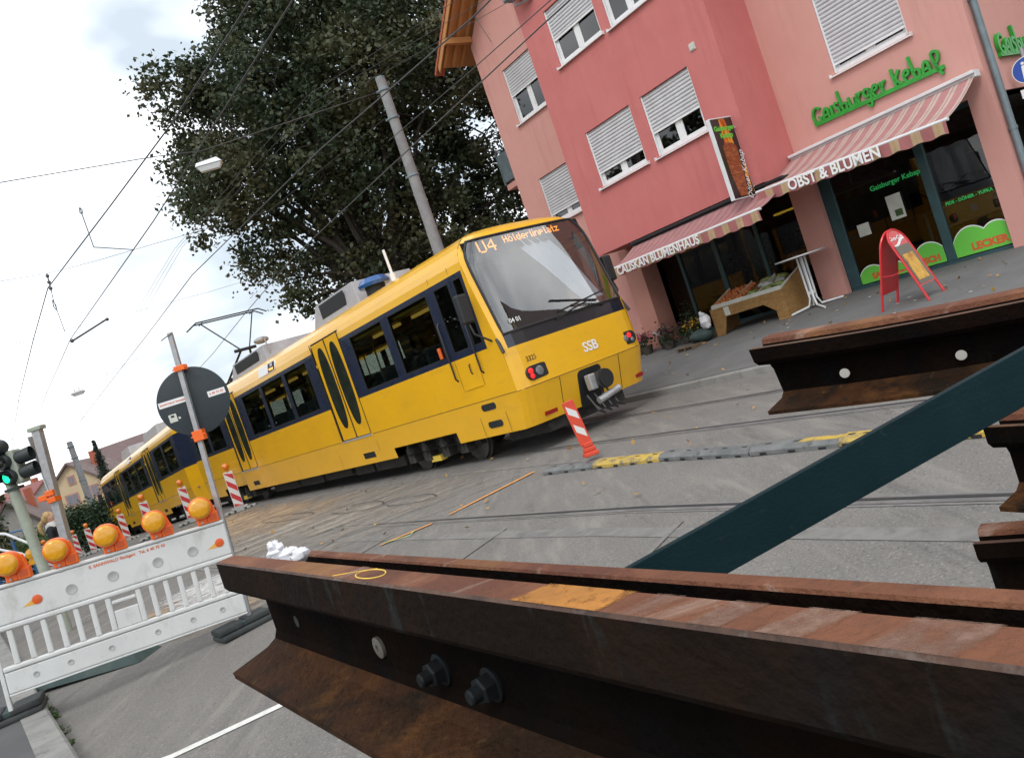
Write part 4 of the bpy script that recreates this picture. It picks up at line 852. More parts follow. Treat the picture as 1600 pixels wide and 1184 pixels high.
def make_car():
    t = thing('tram_car', 'yellow rear tram car with red tail lights lettered SSB 3325', 'tram')
    b = MB()
    zs = sorted({z for z, _ in PZ}|{.60, 1.06, 3.08, .52, .64, 1.80})
    sb = sorted({.50, 17.7, TLn}|{v for w in WINS+CAB+DOORS+ARCH for v in w}|{v for q in SLOT for v in q[:2]}|{float(i) for i in range(2, 18)})
    def hole(s, z):
        if 1.78 < z < 2.84 and any(a < s < c for a, c in WINS): return True
        if 1.80 < z < 2.84 and any(a < s < c for a, c in CAB): return True
        if .97 < z < 3.08 and any(a < s < c for a, c in DOORS): return True
        if z < .60 and any(a < s < c for a, c in ARCH): return True
        return any(q[0] < s < q[1] and q[2] < z < q[3] for q in SLOT)
    def P(s, z, side):
        s = max(s, nose_s(z, inset(z))) if s > 0 else nose_s(z, inset(z)); y = inset(z)+(.30*((s-17.7)/.7)**1.2 if s > 17.7 else 0); y = min(y, TW/2)
        return (-s, y if side == 0 else TW-y, z)
    sb = [0]+sb
    for side in (0, 1):
        for i in range(len(sb)-1):
            for j in range(len(zs)-1):
                sc, zc = (sb[i]+sb[i+1])/2, (zs[j]+zs[j+1])/2
                if hole(sc, zc) or max(sb[i+1], 0) <= nose_s(zc, inset(zc)): continue
                q = [P(sb[i], zs[j], side), P(sb[i+1], zs[j], side), P(sb[i+1], zs[j+1], side), P(sb[i], zs[j+1], side)]
                if side == 0: q = q[::-1]
                b.add(q, [(0, 1, 2, 3)], 1 if (1.70 < zc < 2.91 and sc > .5) else 0)
    # reveals of the side openings
    rv = [(a, c, 1.78, 2.84) for a, c in WINS]+[(a, c, 1.80, 2.84) for a, c in CAB]+[(a, c, .97, 3.08) for a, c in DOORS]+list(SLOT)
    for a, c, z0, z1 in rv:
        for side in (0, 1):
            sg = 1 if side == 0 else -1; d = .06*sg
            v = []
            for dd in (0, d):
                for s, z in ((a, z0), (c, z0), (c, z1), (a, z1)): p = P(s, z, side); v.append((p[0], p[1]+dd, p[2]))
            b.add(v, [(0, 4, 5, 1), (1, 5, 6, 2), (2, 6, 7, 3), (3, 7, 4, 0)], 2)
    # nose
    nz = sorted({z for z, _ in NZ}|{2.2, 2.7, 3.0, 3.1, 3.2, 3.41, 3.47, 3.515, 1.3, .7}); fr = [0, .03, .075, .15, .3, .4, .5, .6, .7, .85, .925, .97, 1.0]
    yy = lambda z, f: inset(z)+(TW-2*inset(z))*f
    for j in range(len(nz)-1):
        for i in range(len(fr)-1):
            zc = (nz[j]+nz[j+1])/2; fc = (fr[i]+fr[i+1])/2
            if 1.80 < zc < 3.30 and .03 < fc < .97: continue
            q = [nose_pt(nz[j], yy(nz[j], fr[i])), nose_pt(nz[j], yy(nz[j], fr[i+1])), nose_pt(nz[j+1], yy(nz[j+1], fr[i+1])), nose_pt(nz[j+1], yy(nz[j+1], fr[i]))]
            b.add(q, [(3, 2, 1, 0)] if False else [(0, 1, 2, 3)], 3 if (1.60 < zc < 1.80 and .03 < fc < .97) else 0)
    # end wall at the joint
    ez = zs; b.add([P(TLn, z, 0) for z in ez]+[P(TLn, z, 1) for z in reversed(ez)], [tuple(range(2*len(ez)))[::-1]], 0)
    b.add([P(s, .41, 0) for s in (.2, TLn)]+[P(s, .41, 1) for s in (TLn, .2)], [(0, 1, 2, 3)], 2)
    M['nose_band'] = mat('nose_band', (.013, .016, .027), .15, coat=.6)
    body = b.build('body', ['tram_yellow', 'tram_blue', 'seal', 'nose_band'], t, smooth=28)
    # crease line and panel joints
    b = MB()
    for side, sg in ((0, -1), (1, 1)):
        y = .0 if side == 0 else TW
        for a, c in ((.15, 5.0), (6.5, 12.05), (13.6, 17.7)): b.box(-c, -a, y-.003, y+.003, .974, .982)
        for s, z0, z1 in ((.62, .42, .975), (1.32, .42, .975), (4.98, .6, .975), (6.9, .42, .975), (9.4, .42, .975), (13.58, .6, .975), (1.45, 1.21, 1.7), (.85, 1.21, 1.7), (1.45, 2.91, 3.05), (.85, 2.91, 3.05)):
            yy_ = (inset((z0+z1)/2) if side == 0 else TW-inset((z0+z1)/2)); b.add([(-s-.004, yy_-.004*(1 if side == 0 else -1), z0), (-s+.004, yy_-.004*(1 if side == 0 else -1), z0), (-s+.004, yy_-.002, z1), (-s-.004, yy_-.002, z1)], [(0, 1, 2, 3)])
    for f in (.27, .75): yv = TW*f; b.tube([nose_pt(.43, yv, .002), nose_pt(.96, yv, .002)], .004, 4)
    b.tube([nose_pt(.975, TW*f, .002) for f in [i/20 for i in range(21)]], .006, 4)
    b.build('panel_joints', 'seal', body, smooth=0)
    # windscreen
    def screen(z0, z1, f0, f1, d, nzv=8, nf=16):
        b = MB(); vs = []
        for j in range(nzv+1):
            z = z0+(z1-z0)*j/nzv
            for i in range(nf+1): vs.append(nose_pt(z, yy(z, f0+(f1-f0)*i/nf), d))
        n = nf+1; b.add(vs, [(j*n+i, j*n+i+1, (j+1)*n+i+1, (j+1)*n+i) for j in range(nzv) for i in range(nf)]); return b
    screen(1.815, 3.285, .036, .964, .004).build('windscreen', 'tram_screen', t, smooth=60)
    b = MB()
    loop = [(1.81, .034), (3.29, .034), (3.29, .966), (1.81, .966)]; P_ = []
    for k in range(4):
        (z0, f0), (z1, f1) = loop[k], loop[(k+1) % 4]
        for i in range(12): z = z0+(z1-z0)*i/12; f = f0+(f1-f0)*i/12; P_.append(nose_pt(z, yy(z, f), .006))
    b.tube(P_, .022, 6, closed=True); b.build('windscreen_seal', 'seal', t)
    for s0, y0_, y1_, z1_ in ((0, 1.05, 2.25, 2.0), (0, 2.1, 1.1, 2.08)):
        b = MB(); b.tube([nose_pt(1.78, y0_, .02), nose_pt(1.86, (y0_*2+y1_)/3, .035), nose_pt(1.92, (y0_+2*y1_)/3, .03)], .011, 5); b.tube([nose_pt(1.88, y0_+.1*(1 if y1_ > y0_ else -1), .025), nose_pt(z1_, y1_, .022)], .013, 5); b.build('wiper', 'seal', t)
    # destination display behind the screen
    FONT = {'U': ['10001']*6+['01110'], '4': ['00010', '00110', '01010', '10010', '11111', '00010', '00010'], 'H': ['10001']*3+['11111']+['10001']*3, 'ö': ['01010', '00000', '01110', '10001', '10001', '10001', '01110'], 'l': ['010']*6+['011'], 'd': ['00001', '00001', '01101', '10011', '10001', '10011', '01101'], 'e': ['00000', '00000', '01110', '10001', '11111', '10000', '01110'], 'r': ['0000', '0000', '1011', '1100', '1000', '1000', '1000'], 'i': ['1', '0', '1', '1', '1', '1', '1'], 'n': ['00000', '00000', '10110', '11001', '10001', '10001', '10001'], 'p': ['00000', '00000', '11110', '10001', '11110', '10000', '10000'], 'a': ['00000', '00000', '01110', '00001', '01111', '10001', '01111'], 't': ['010', '010', '111', '010', '010', '010', '011'], 'z': ['00000', '00000', '11111', '00010', '00100', '01000', '11111']}
    def dots(s, y0, ztop, px, pz):
        b = MB(); y = y0
        for ch in s:
            G = FONT[ch]
            for r, row in enumerate(G):
                for c, v in enumerate(row):
                    if v == '1':
                        z = ztop-r*pz; x = -(nose(z)+.055); b.box(x, x+.006, y+c*px, y+c*px+px*.74, z-pz*.40, z+pz*.40)
            y += (len(G[0])+1)*px
        return b
    b = MB(); b.add([(-nose(3.05)-.075, .12, 3.03), (-nose(3.05)-.075, 2.53, 3.03), (-nose(3.28)-.075, 2.53, 3.28), (-nose(3.28)-.075, .12, 3.28)], [(0, 1, 2, 3), (3, 2, 1, 0)]); dsp = b.build('display', 'tram_dark', t, smooth=0)
    dots('U4', .38, 3.235, .032, .027).build('display_text', 'led', dsp, smooth=0)
    dots('Hölderlinplatz', .90, 3.245, .0165, .0165).build('display_text', 'led', dsp, smooth=0)
    # side windows
    for side in (0, 1):
        y = .012 if side == 0 else TW-.012
        for a, c in WINS+CAB:
            z0 = 1.78 if (a, c) in WINS else 1.80
            p = MB(); p.box(-c+.012, -a-.012, y-.004, y+.004, z0+.012, 2.828, 0)
            sgn = -1 if side == 0 else 1
            for q in ((-c, -c+.02, z0, 2.84), (-a-.02, -a, z0, 2.84), (-c+.02, -a-.02, z0, z0+.02), (-c+.02, -a-.02, 2.82, 2.84)): p.box(q[0], q[1], y-.012, y+.012, q[2], q[3], 1)
            p.build('side_window', ['tram_glass', 'seal'], t, smooth=0)
        for a, c in DOORS:
            m_ = (a+c)/2; sgn = -1 if side == 0 else 1; y0 = .02 if side == 0 else TW-.02
            for k, (d0, d1) in enumerate(((a+.02, m_-.012), (m_+.012, c-.02))):
                p = MB(); p.box(-d1, -d0, min(y0, y0-sgn*.03), max(y0, y0-sgn*.03), 1.0, 3.06)
                dr = p.build('door', 'tram_yellow', t, smooth=0, bevel=.006, seg=1)
                N = 36; w = (d1-d0)/2-.10; cx = -(d0+d1)/2+(.03 if k else -.03)
                el = [(cx+w*math.copysign(abs(math.cos(2*PI*i/N))**.8, math.cos(2*PI*i/N)), y0+sgn*.001, 2.09+.86*math.copysign(abs(math.sin(2*PI*i/N))**.85, math.sin(2*PI*i/N))) for i in range(N)]
                if sgn < 0: el = el[::-1]
                MB().prism(el, (0, 0, 0), (0, sgn*.006, 0)).build('door_window', 'dark_glass', dr, smooth=0)
            p = MB(); p.box(-c-.01, -a+.01, y0-.03, y0+.03, .955, .985); p.build('door_step', 'light_metal', t, smooth=0)
            p = MB(); yv = inset(2)-.004 if side == 0 else TW+.004
            for q in ((-a-.002, -a+.012, 1.0, 3.09), (-c-.012, -c+.002, 1.0, 3.09)): p.box(q[0], q[1], yv-.006, yv+.006, q[2], q[3])
            yt = inset(3.09)-.004 if side == 0 else TW-inset(3.09)+.004; p.box(-c-.012, -a+.012, yt-.006, yt+.006, 3.078, 3.092); p.box(-m_-.011, -m_+.011, y0-.012, y0+.012, 1.0, 3.06)
            p.build('door_seal', 'seal', t, smooth=0)
    # cab door and handles (both sides)
    for side in (0, 1):
        y = 0 if side == 0 else TW; sg = -1 if side == 0 else 1
        p = MB(); p.box(-1.43, -.87, min(y, y+sg*.006), max(y, y+sg*.006), 1.22, 1.695); p.box(-1.43, -.87, min(y, y+sg*.012), max(y, y+sg*.012), 1.205, 1.22); cd = p.build('cab_door', 'tram_yellow', t, smooth=0)
        p = MB(); p.tube([(-1.06, y+sg*.005, 1.42), (-1.06, y+sg*.03, 1.44), (-1.06, y+sg*.03, 1.56), (-1.06, y+sg*.005, 1.58)], .010, 5); p.build('handle', 'seal', cd)
        for s in (.78, 1.52):
            p = MB(); p.tube([(-s, y+sg*.004, 1.38), (-s, y+sg*.04, 1.42), (-s, y+sg*.04, 2.3), (-s, y+sg*.004, 2.34)], .014, 6); p.build('grab_rail', 'seal', t)
        p = MB(); p.box(-1.78, -1.70, min(y, y+sg*.03), max(y, y+sg*.03), 1.80, 1.98); p.build('marker_light', 'handle_orange', t, smooth=0, bevel=.01)
        for z in (.87, .59):
            p = MB(); N = 10; pl = []
            for cx, a0 in ((-.84, -PI/2), (-1.12, PI/2)):
                for i in range(N): th = a0+PI*i/(N-1); pl.append((cx+.055*math.cos(th), inset(z) if side == 0 else TW-inset(z), z+.055*math.sin(th)))
            if side == 0: pl = pl[::-1]
            MB().prism(pl if side else pl, (0, 0, 0), (0, sg*.004, 0)).build('vent_slot', 'tram_dark', t, smooth=0)
        for a, c, z0, z1 in SLOT:
            yq = .05 if side == 0 else TW-.05; MB().box(-c, -a, yq-.005, yq+.005, z0, z1).build('vent_slot', 'tram_dark', t, smooth=0)
        # side line display
        yd = inset(3.12) if side == 0 else TW-inset(3.12); T = basis((-9.25, yd+sg*.012, 3.13), (-1*sg*-1 if False else (1 if side == 0 else -1), 0, 0), (0, (.10/.2)*-sg*.55, 1))
        p = MB(); p.T = T; N = 8; pl = []
        for cx, cy, a0 in ((.54, -.04, -PI/2), (.54, .04, 0), (-.54, .04, PI/2), (-.54, -.04, PI)):
            for i in range(N): th = a0+PI/2*i/(N-1); pl.append((cx+.07*math.cos(th), cy+.07*math.sin(th), 0))
        p.prism(pl, (0, 0, -.03), (0, 0, -.0)); ld = p.build('line_display', 'text_white', t, smooth=0)
        p = MB(); p.T = T; p.box(.10, .55, -.10, .10, .0005, .004); p.build('display_window', 'tram_dark', ld, smooth=0)
        text('display_text', 'U4', .12, T @ Matrix.Translation((.33, .045, .006)), 'text_white', ld, .001, .003); text('display_text', 'Hölderlinpl.', .06, T @ Matrix.Translation((.32, -.045, .006)), 'led', ld, .001, .002)
    # front: lettering, lamps, reflectors
    NT = lambda y, z, d=.006: basis(nose_pt(z, y, d), (0, 1, 0), nose_pt(z+.05, y)-nose_pt(z-.05, y))
    text('lettering', 'SSB', .21, NT(1.50, 1.23), 'text_white', t, .002, .004); text('fleet_number', '3325', .11, NT(.36, 1.36), 'tram_dark', t, .001, .0, xs=.9)
    text('line_number', '04 01', .10, NT(.36, 1.96, .016), 'text_white', t, .001, .001)
    for cy, hw in ((.40, .22), (TW-.28, .17)):
        p = MB(); pl = []; N = 10; r = .105
        for cx, a0 in ((hw-r, -PI/2), (-hw+r, PI/2)):
            for i in range(N): th = a0+PI*i/(N-1); pl.append((cx+r*math.cos(th), r*math.sin(th), 0))
        p.T = NT(cy, 1.15, .0); p.prism(pl, (0, 0, -.03), (0, 0, .008)); h = p.build('tail_light', 'seal', t, smooth=0, bevel=.004, seg=1)
        sx = -1 if cy < 1 else 1
        for (dx, dy, r, mm, nm) in ((-.14 if cy < 1 else .02, .035, .042, 'tail_red', 'red_lamp'), (-.135 if cy < 1 else .06, -.045, .036, 'tail_red' if cy < 1 else 'lamp_clear', 'red_lamp' if cy < 1 else 'reflector'), (.02 if cy < 1 else -.07, 0, .07 if cy < 1 else .05, 'lamp_clear', 'headlamp')):
            q = MB(); q.lathe([(r, .0), (r, .012), (r*.7, .018), (0, .020)], 18, p.T @ Vector((dx, dy, .008)), p.T.to_3x3() @ Vector((0, 0, 1))); q.build(nm, mm, h, smooth=60)
    for cy in (.47, 2.42):
        p = MB(); p.T = NT(cy, .52, 0); p.box(-.12, .12, -.03, .03, -.01, .008); p.build('reflector', 'reflector_red', t, smooth=0)
    # coupler in its recess
    p = MB(); pl = []; p.T = NT(1.31, .68, .004)
    for cx, cy, a0 in ((.17, -.24, -PI/2), (.17, .19, 0), (-.17, .19, PI/2), (-.17, -.24, PI)):
        for i in range(6): th = a0+PI/2*i/5; pl.append((cx+.08*math.cos(th), cy+.08*math.sin(th), 0))
    p.prism(pl, (0, 0, -.02), (0, 0, .004)); cp = p.build('coupler', 'tram_dark', t, smooth=0)
    p = MB(); p.cyl((-.25, 1.37, .71), (.16, 1.37, .71), .12, .13, 20); p.cyl((.16, 1.37, .71), (.20, 1.37, .71), .15, n=20); p.build('coupler_head', 'tram_under', cp)
    p = MB(); p.lathe([(.09, .0), (.14, .0), (.14, .03), (.09, .03)], 20, (.20, 1.38, .71), (1, 0, 0)); p.build('coupler_ring', 'seal', cp)
    p = MB(); p.box(.02, .14, 1.12, 1.26, .60, .84); p.build('coupler_box', 'galv', cp, smooth=0, bevel=.02)
    p = MB(); p.cyl((.14, 1.16, .42), (.20, 1.58, .50), .055, n=14); p.build('bumper_roll', 'galv', cp)
    for k in range(4):
        p = MB(); y = 1.05+k*.14; p.tube([(.05, y, .55), (.22, y-.02, .30), (.24, y+.06, .24), (.12, y+.12, .28), (.0, y+.1, .40)], .016, 5); p.build('cable', 'seal', cp)
    # mirrors
    for side in (0, 1):
        y = -.20 if side == 0 else TW+.20; p = MB(); p.box(-.50, -.40, y-.10, y+.10, 2.12, 2.56); mr_ = p.build('mirror', 'seal', t, smooth=0, bevel=.03)
        p = MB(); yb = .03 if side == 0 else TW-.03; p.tube([(-.45, y, 2.14), (-.40, y, 1.95), (-.32, yb, 1.75)], .016, 6); p.tube([(-.22, yb-.02*(1 if side == 0 else -1), 1.78), (-.13, yb-.05*(1 if side == 0 else -1), 1.56)], .026, 6); p.build('mirror_arm', 'seal', mr_)
    # running gear
    for a, c in ARCH:
        mid = (a+c)/2; bg_ = MB(); bg_.box(-mid-1.25, -mid+1.25, .35, TW-.35, .28, .55); 
        for s in (mid-.95, mid-.35, mid+.3, mid+.9): bg_.box(-s-.12, -s+.12, .18, .36, .22, .5); bg_.cyl((-s, .16, .42), (-s, .36, .42), .08, n=10); bg_.cyl((-s, .2, .30), (-s, .2, .58), .05, n=8)
        bo = bg_.build('bogie', 'tram_under', t, smooth=30)
        for s in (mid-.95, mid+.95):
            for y0 in (.45, TW-.53):
                p = MB(); p.lathe([(.10, -.02), (.20, .0), (.29, .0), (.33, .012), (.33, .07), (.355, .075), (.355, .10), (.05, .10)], 28, (-s, y0, .335), (0, 1, 0)); p.build('wheel', 'wheel_steel', bo, smooth=35)
        p = MB(); p.box(-mid-.05-.2, -mid+.1, .20, .34, .17, .27); p.build('track_brake', 'interior_yellow', bo, smooth=0)
    for a, c in ((4.6, 5.9), (6.0, 6.9), (7.1, 8.6), (8.75, 10.2), (10.4, 12.2), (16.2, 17.6)): p = MB(); p.box(-c, -a, .25, TW-.25, .20+.02*(int(a) % 2), .415); p.build('underframe_box', 'tram_under', t, smooth=0, bevel=.01)
    p = MB(); p.box(-1.4, -.35, .5, TW-.5, .22, .40); p.build('underframe_box', 'tram_under', t, smooth=0)
    # roof gear
    def rbox(name, s0, s1, y0, y1, z0, z1, m, sl=.25):
        q = MB(); q.add([(-s1-sl, y0, z0), (-s0+sl, y0, z0), (-s0+sl, y1, z0), (-s1-sl, y1, z0), (-s1, y0+.08, z1), (-s0, y0+.08, z1), (-s0, y1-.08, z1), (-s1, y1-.08, z1)], [(3, 2, 1, 0), (4, 5, 6, 7), (0, 1, 5, 4), (1, 2, 6, 5), (2, 3, 7, 6), (3, 0, 4, 7)]); o = q.build(name, m, t, smooth=0, bevel=.015)
        q = MB(); q.box(-s1+.3, -s0-.35, y0+.015, y0+.03, z0+.12, z1-.06); q.build('grille', 'tram_dark', o, smooth=0); return o
    rbox('roof_box', 5.0, 6.9, .55, 2.1, 3.44, 3.92, 'tram_grey'); rbox('roof_box', 10.6, 13.2, .55, 2.1, 3.44, 3.88, 'tram_grey')
    q = MB(); q.lathe([(.30, 0), (.32, .06), (.24, .16), (0, .2)], 20, (-4.35, .75, 3.62)); q.build('roof_dome', 'blue_beacon', t); q = MB(); q.cyl((-4.35, .75, 3.42), (-4.35, .75, 3.62), .2, n=14); q.build('roof_dome_base', 'tram_dark', t)
    q = MB(); q.cyl((-3.35, .6, 3.45), (-3.37, .6, 4.05), .026, n=8); q.cyl((-3.35, .6, 3.42), (-3.35, .6, 3.60), .05, n=8); q.build('antenna', 'text_white', t)
    q = MB(); q.ball((-10.7, .7, 4.02), .20, .2, .09, 14, 6); q.tube([(-10.45, .7, 3.5), (-10.45, .7, 4.05), (-10.7, .7, 4.05)], .02, 6); q.build('roof_aerial', 'tram_grey', t)
    pn = MB(); S0 = 14.3
    for y in (.85, 1.8):
        pn.tube([(-S0-.6, y, 3.55), (-S0+.55, 1.2 if y < 1.3 else 1.45, 4.30)], .035, 6); pn.tube([(-S0-.1, y, 3.5), (-S0-.1, y, 3.66)], .06, 6)
        pn.tube([(-S0+.55, 1.2 if y < 1.3 else 1.45, 4.30), (-S0-.05, .55 if y < 1.3 else 2.1, 5.38)], .02, 6)
    pn.tube([(-S0+.55, 1.0, 4.30), (-S0+.55, 1.65, 4.30)], .05, 6); pn.tube([(-S0-.6, .8, 3.58), (-S0-.6, 1.85, 3.58)], .03, 6)
    pg = pn.build('pantograph', 'tram_dark', t)
    q = MB()
    for ds in (-.2, .12): q.tube([(-S0-.05+ds, .15, 5.30), (-S0-.05+ds, .38, 5.44), (-S0-.05+ds, 2.27, 5.44), (-S0-.05+ds, 2.5, 5.30)], .022, 6)
    for y in (.55, 2.1): q.tube([(-S0-.27, y, 5.40), (-S0+.09, y, 5.40)], .018, 5)
    q.build('contact_head', 'tram_dark', pg)
    # interior
    q = MB(); q.box(-TLn+.3, -.6, .12, TW-.12, .93, .97, 0); q.box(-TLn+.3, -.75, .35, TW-.35, 3.2, 3.24, 0); q.box(-1.55, -1.51, .08, TW-.08, .97, 3.0, 1); q.box(-TLn+.35, -TLn+.31, .3, TW-.3, .97, 3.1, 0)
    q.box(-17.2, -1.7, .10, .38, 2.74, 2.79, 2); q.box(-17.2, -1.7, TW-.38, TW-.10, 2.74, 2.79, 2); q.box(-.6, -.35, .3, TW-.3, 1.0, 1.72, 1); q.box(-.95, -.62, .12, TW-.12, 2.98, 3.02, 1)
    for y in (.40, TW-.40):
        l_ = MB(); [l_.box(-s0-1.05, -s0, y-.03, y+.03, 2.665, 2.72) for s0 in (1.8, 3.35, 7.1, 8.6, 10.2, 14.2, 15.8)]; l_.build('ceiling_panel_glow', 'panel_glow', t, smooth=0)  # emission added so the yellow ceiling edge panels show through the side windows
    cur = [(3.22, .40, .62), (3.05, .43, .67), (2.85, .48, .715), (2.6, .545, .76), (2.35, .60, .795), (2.1, .655, .83), (1.93, .70, .86)]; cb = MB(); vs = []  # pale strip shaped to stand in for a reflection on the windscreen
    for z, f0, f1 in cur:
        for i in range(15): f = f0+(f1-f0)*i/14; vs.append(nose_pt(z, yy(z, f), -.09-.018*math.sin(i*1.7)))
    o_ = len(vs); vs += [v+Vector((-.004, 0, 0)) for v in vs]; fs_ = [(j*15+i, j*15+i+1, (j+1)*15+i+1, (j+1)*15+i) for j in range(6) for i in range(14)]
    cb.add(vs, fs_+[tuple(k+o_ for k in f[::-1]) for f in fs_]); cb.build('screen_reflection', 'reflection_white', t, smooth=60)
    q.build('interior', ['interior', 'tram_dark', 'interior_yellow'], t, smooth=0)
    q = MB()
    for a in list(np.arange(2.0, 4.6, .85))+list(np.arange(7.1, 11.6, .85))+list(np.arange(14.3, 17.2, .85)):
        for y in (.15, .65, 1.6, 2.1): q.box(-a-.42, -a, y, y+.44, 1.36, 1.44); q.box(-a-.47, -a-.40, y, y+.44, 1.44, 2.08)
    q.build('seats', 'seat_fabric', t, smooth=0, bevel=.02, seg=1)
    q = MB()
    for a in (4.85, 6.65, 8.4, 10.0, 11.85, 13.75, 15.55):
        for y in (.55, TW-.55): q.cyl((-a, y, .97), (-a, y, 2.95), .017, n=6)
    q.build('grab_poles', 'interior_yellow', t)
    return t
def car_matrix(s0, z0, grade, flip):
    """nose corner at street station s0; local x points out of the nose"""
    ex = Vector((-EX, -EY, -grade)).normalized(); n = Vector((NX, NY, 0)); up = ex.cross(n)
    x, y = xy(s0, 0); o = Vector((x, y, z0))
    if flip: o = o+n*TW; ex, n = -ex, -n
    return Matrix(((ex.x, n.x, up.x, o.x), (ex.y, n.y, up.y, o.y), (ex.z, n.z, up.z, o.z), (0, 0, 0, 1)))
car = make_car(); car2 = copy_tree(car)
car.matrix_world = car_matrix(0, 0, -.0142, False)
car2.matrix_world = car_matrix(37.1, -.2536-.047*19.1, -.047, True)
car2['label'] = 'farther yellow tram car partly behind the round sign, beyond the joint'
for c in (car, car2): c['group'] = 'cars of the yellow tram'
for ch in list(car2.children):                                     # the far car shows no tail lettering
    if ch.name.split('.')[0] in ('lettering', 'fleet_number', 'line_number'): bpy.data.objects.remove(ch)
    elif ch.name.split('.')[0] == 'pantograph':
        for k in list(ch.children): bpy.data.objects.remove(k)
        bpy.data.objects.remove(ch)
# ================================================================== STACKED RAILS IN THE FOREGROUND
M['head_side'] = layered('head_side', (.012, .008, .006), [((.02, .011, .007), 8, .45, .65, .8, I1), ((.035, .05, .052), 26, .57, .7, .7, (1, 1, .22)), ((.012, .010, .010), 14, .5, .66, .8, I1)], rough=.85, bump=.5, bs=90, spec=.05)  # scale drips on a base darkened along with the web's shade
M['worn_edge'] = layered('worn_edge', (.085, .042, .026), [((.03, .015, .011), 14, .45, .65, .9, I1), ((.17, .145, .125), 30, .55, .7, .7, I1)], rough=.6, bump=.4, bs=140)
RAILG = 'rusty rails stacked at the roadside'
def extr(b, prof, p0, p1, W, U, groups, endm=None, nseg=1):
    """extrude a closed (w,h) profile from p0 to p1; groups[i] = material of side i"""
    n = len(prof); p0 = Vector(p0); p1 = Vector(p1); vs = []
    for k in range(nseg+1):
        p = p0+(p1-p0)*k/nseg
        for w, h in prof: vs.append(p+W*w+U*h)
    for k in range(nseg):
        for i in range(n): b.add([vs[k*n+i], vs[k*n+(i+1) % n], vs[(k+1)*n+(i+1) % n], vs[(k+1)*n+i]], [(0, 1, 2, 3)], groups[i])
    b.add(vs[:n], [tuple(range(n-1, -1, -1))], 1); b.add(vs[-n:], [tuple(range(n))], 1)
dA = Vector((.569, -.8223, 0)).normalized(); wA = Vector((.8223, .569, 0)).normalized(); UP = Vector((0, 0, 1)); A0 = Vector((-.536, 1.249, 1.366))
def pA(a, w, h): return A0+dA*a+wA*w+UP*h
def rail_thing(name, label): return thing(name, label, 'rail', loc=(0, 0, 0), group=RAILG)
# A: the near rail, head planed off on the far side
t = rail_thing('rail', 'near rusty rail with two bolts and an orange paint patch on top')
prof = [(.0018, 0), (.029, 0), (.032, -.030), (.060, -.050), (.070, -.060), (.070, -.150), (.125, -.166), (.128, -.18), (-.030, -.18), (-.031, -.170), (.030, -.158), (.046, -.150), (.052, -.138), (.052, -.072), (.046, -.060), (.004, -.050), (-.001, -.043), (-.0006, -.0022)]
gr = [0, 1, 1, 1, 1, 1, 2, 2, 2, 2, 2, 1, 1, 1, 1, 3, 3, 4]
b = MB(); extr(b, prof, pA(0, 0, 0), pA(2.1, 0, 0), wA, UP, gr, nseg=24); b.build('rail_bar', ['rust_top', 'rust_shaded', 'rust_foot', 'head_side', 'worn_edge'], t, smooth=50)
def top_patch(name, a0, a1, sk, m, pw=.5):
    b = MB(); ed = []; NA, NW = 20, 12
    for i in range(NA+1):
        for j in range(NW+1): fa, fw = i/NA, j/NW; b.v.append(pA(a0+(a1-a0)*fa+sk*fw, .0012+.0285*fw, .0004)); ed.append(min(1, 1.6*math.sin(PI*fa)**pw+.12))
    for i in range(NA):
        for j in range(NW): o = i*(NW+1)+j; b.f.append([o, o+NW+1, o+NW+2, o+1]); b.mi.append(0)
    ob = b.build(name, m, t, smooth=60); at = ob.data.attributes.new('edge', 'FLOAT', 'POINT'); at.data.foreach_set('value', ed)
M['orange_fade'] = fade_patch('orange_fade', (.42, .17, .028), 55, .30, .50, (1, .6, 1)); M['streak_fade'] = fade_patch('streak_fade', (.27, .16, .115), 45, .36, .74)
top_patch('paint_patch', .845, .95, .012, 'orange_fade')
b = MB(); ringp = [pA(.574+.030*math.cos(a), .016+.0105*math.sin(a), .0003) for a in [2*PI*i/28 for i in range(28)]]; b.tube(ringp, .0007, 4, closed=True); b.tube([pA(.50, .004, .0002), pA(.52, .012, .0002), pA(.548, .022, .0002), pA(.565, .028, .0002)], .0006, 4); b.build('chalk_ring', 'chalk_yellow', t, smooth=0)
M['streak'] = layered('streak', (.25, .15, .11), [((.17, .07, .04), 70, .45, .6, .9, I1)], rough=.8, bump=.2)
for a0, a1, sk in ((1.02, 1.04, .012), (1.065, 1.09, .014), (.52, .545, .006), (.965, .985, .008), (1.12, 1.16, .01)): top_patch('scrape_mark', a0-.008, a1+.008, sk, 'streak_fade', 1.3)
b = MB(); b.lathe([(.013, .0), (.013, .004), (.011, .005), (.004, .005), (.004, .001)], 24, pA(.433, .052, -.113), -wA); b.build('disc', 'disc_paint', t, smooth=40)
b = MB(); b.lathe([(.009, 0), (.009, .0006)], 16, pA(.132, .0516, -.111), -wA); b.build('bolt_hole', 'groove', t, smooth=0)
for a in (.582, .680):
    b = MB(); c = pA(a, .052, -.118)
    b.lathe([(.017, 0), (.017, .003), (.012, .004)], 20, c, -wA); b.lathe([(.0135, .004), (.0135, .015), (.0115, .017), (.008, .017)], 6, c, -wA); b.lathe([(.0075, .015), (.0075, .026), (.006, .028), (0, .028)], 16, c, -wA)
    b.build('bolt', 'bolt', t, smooth=30)
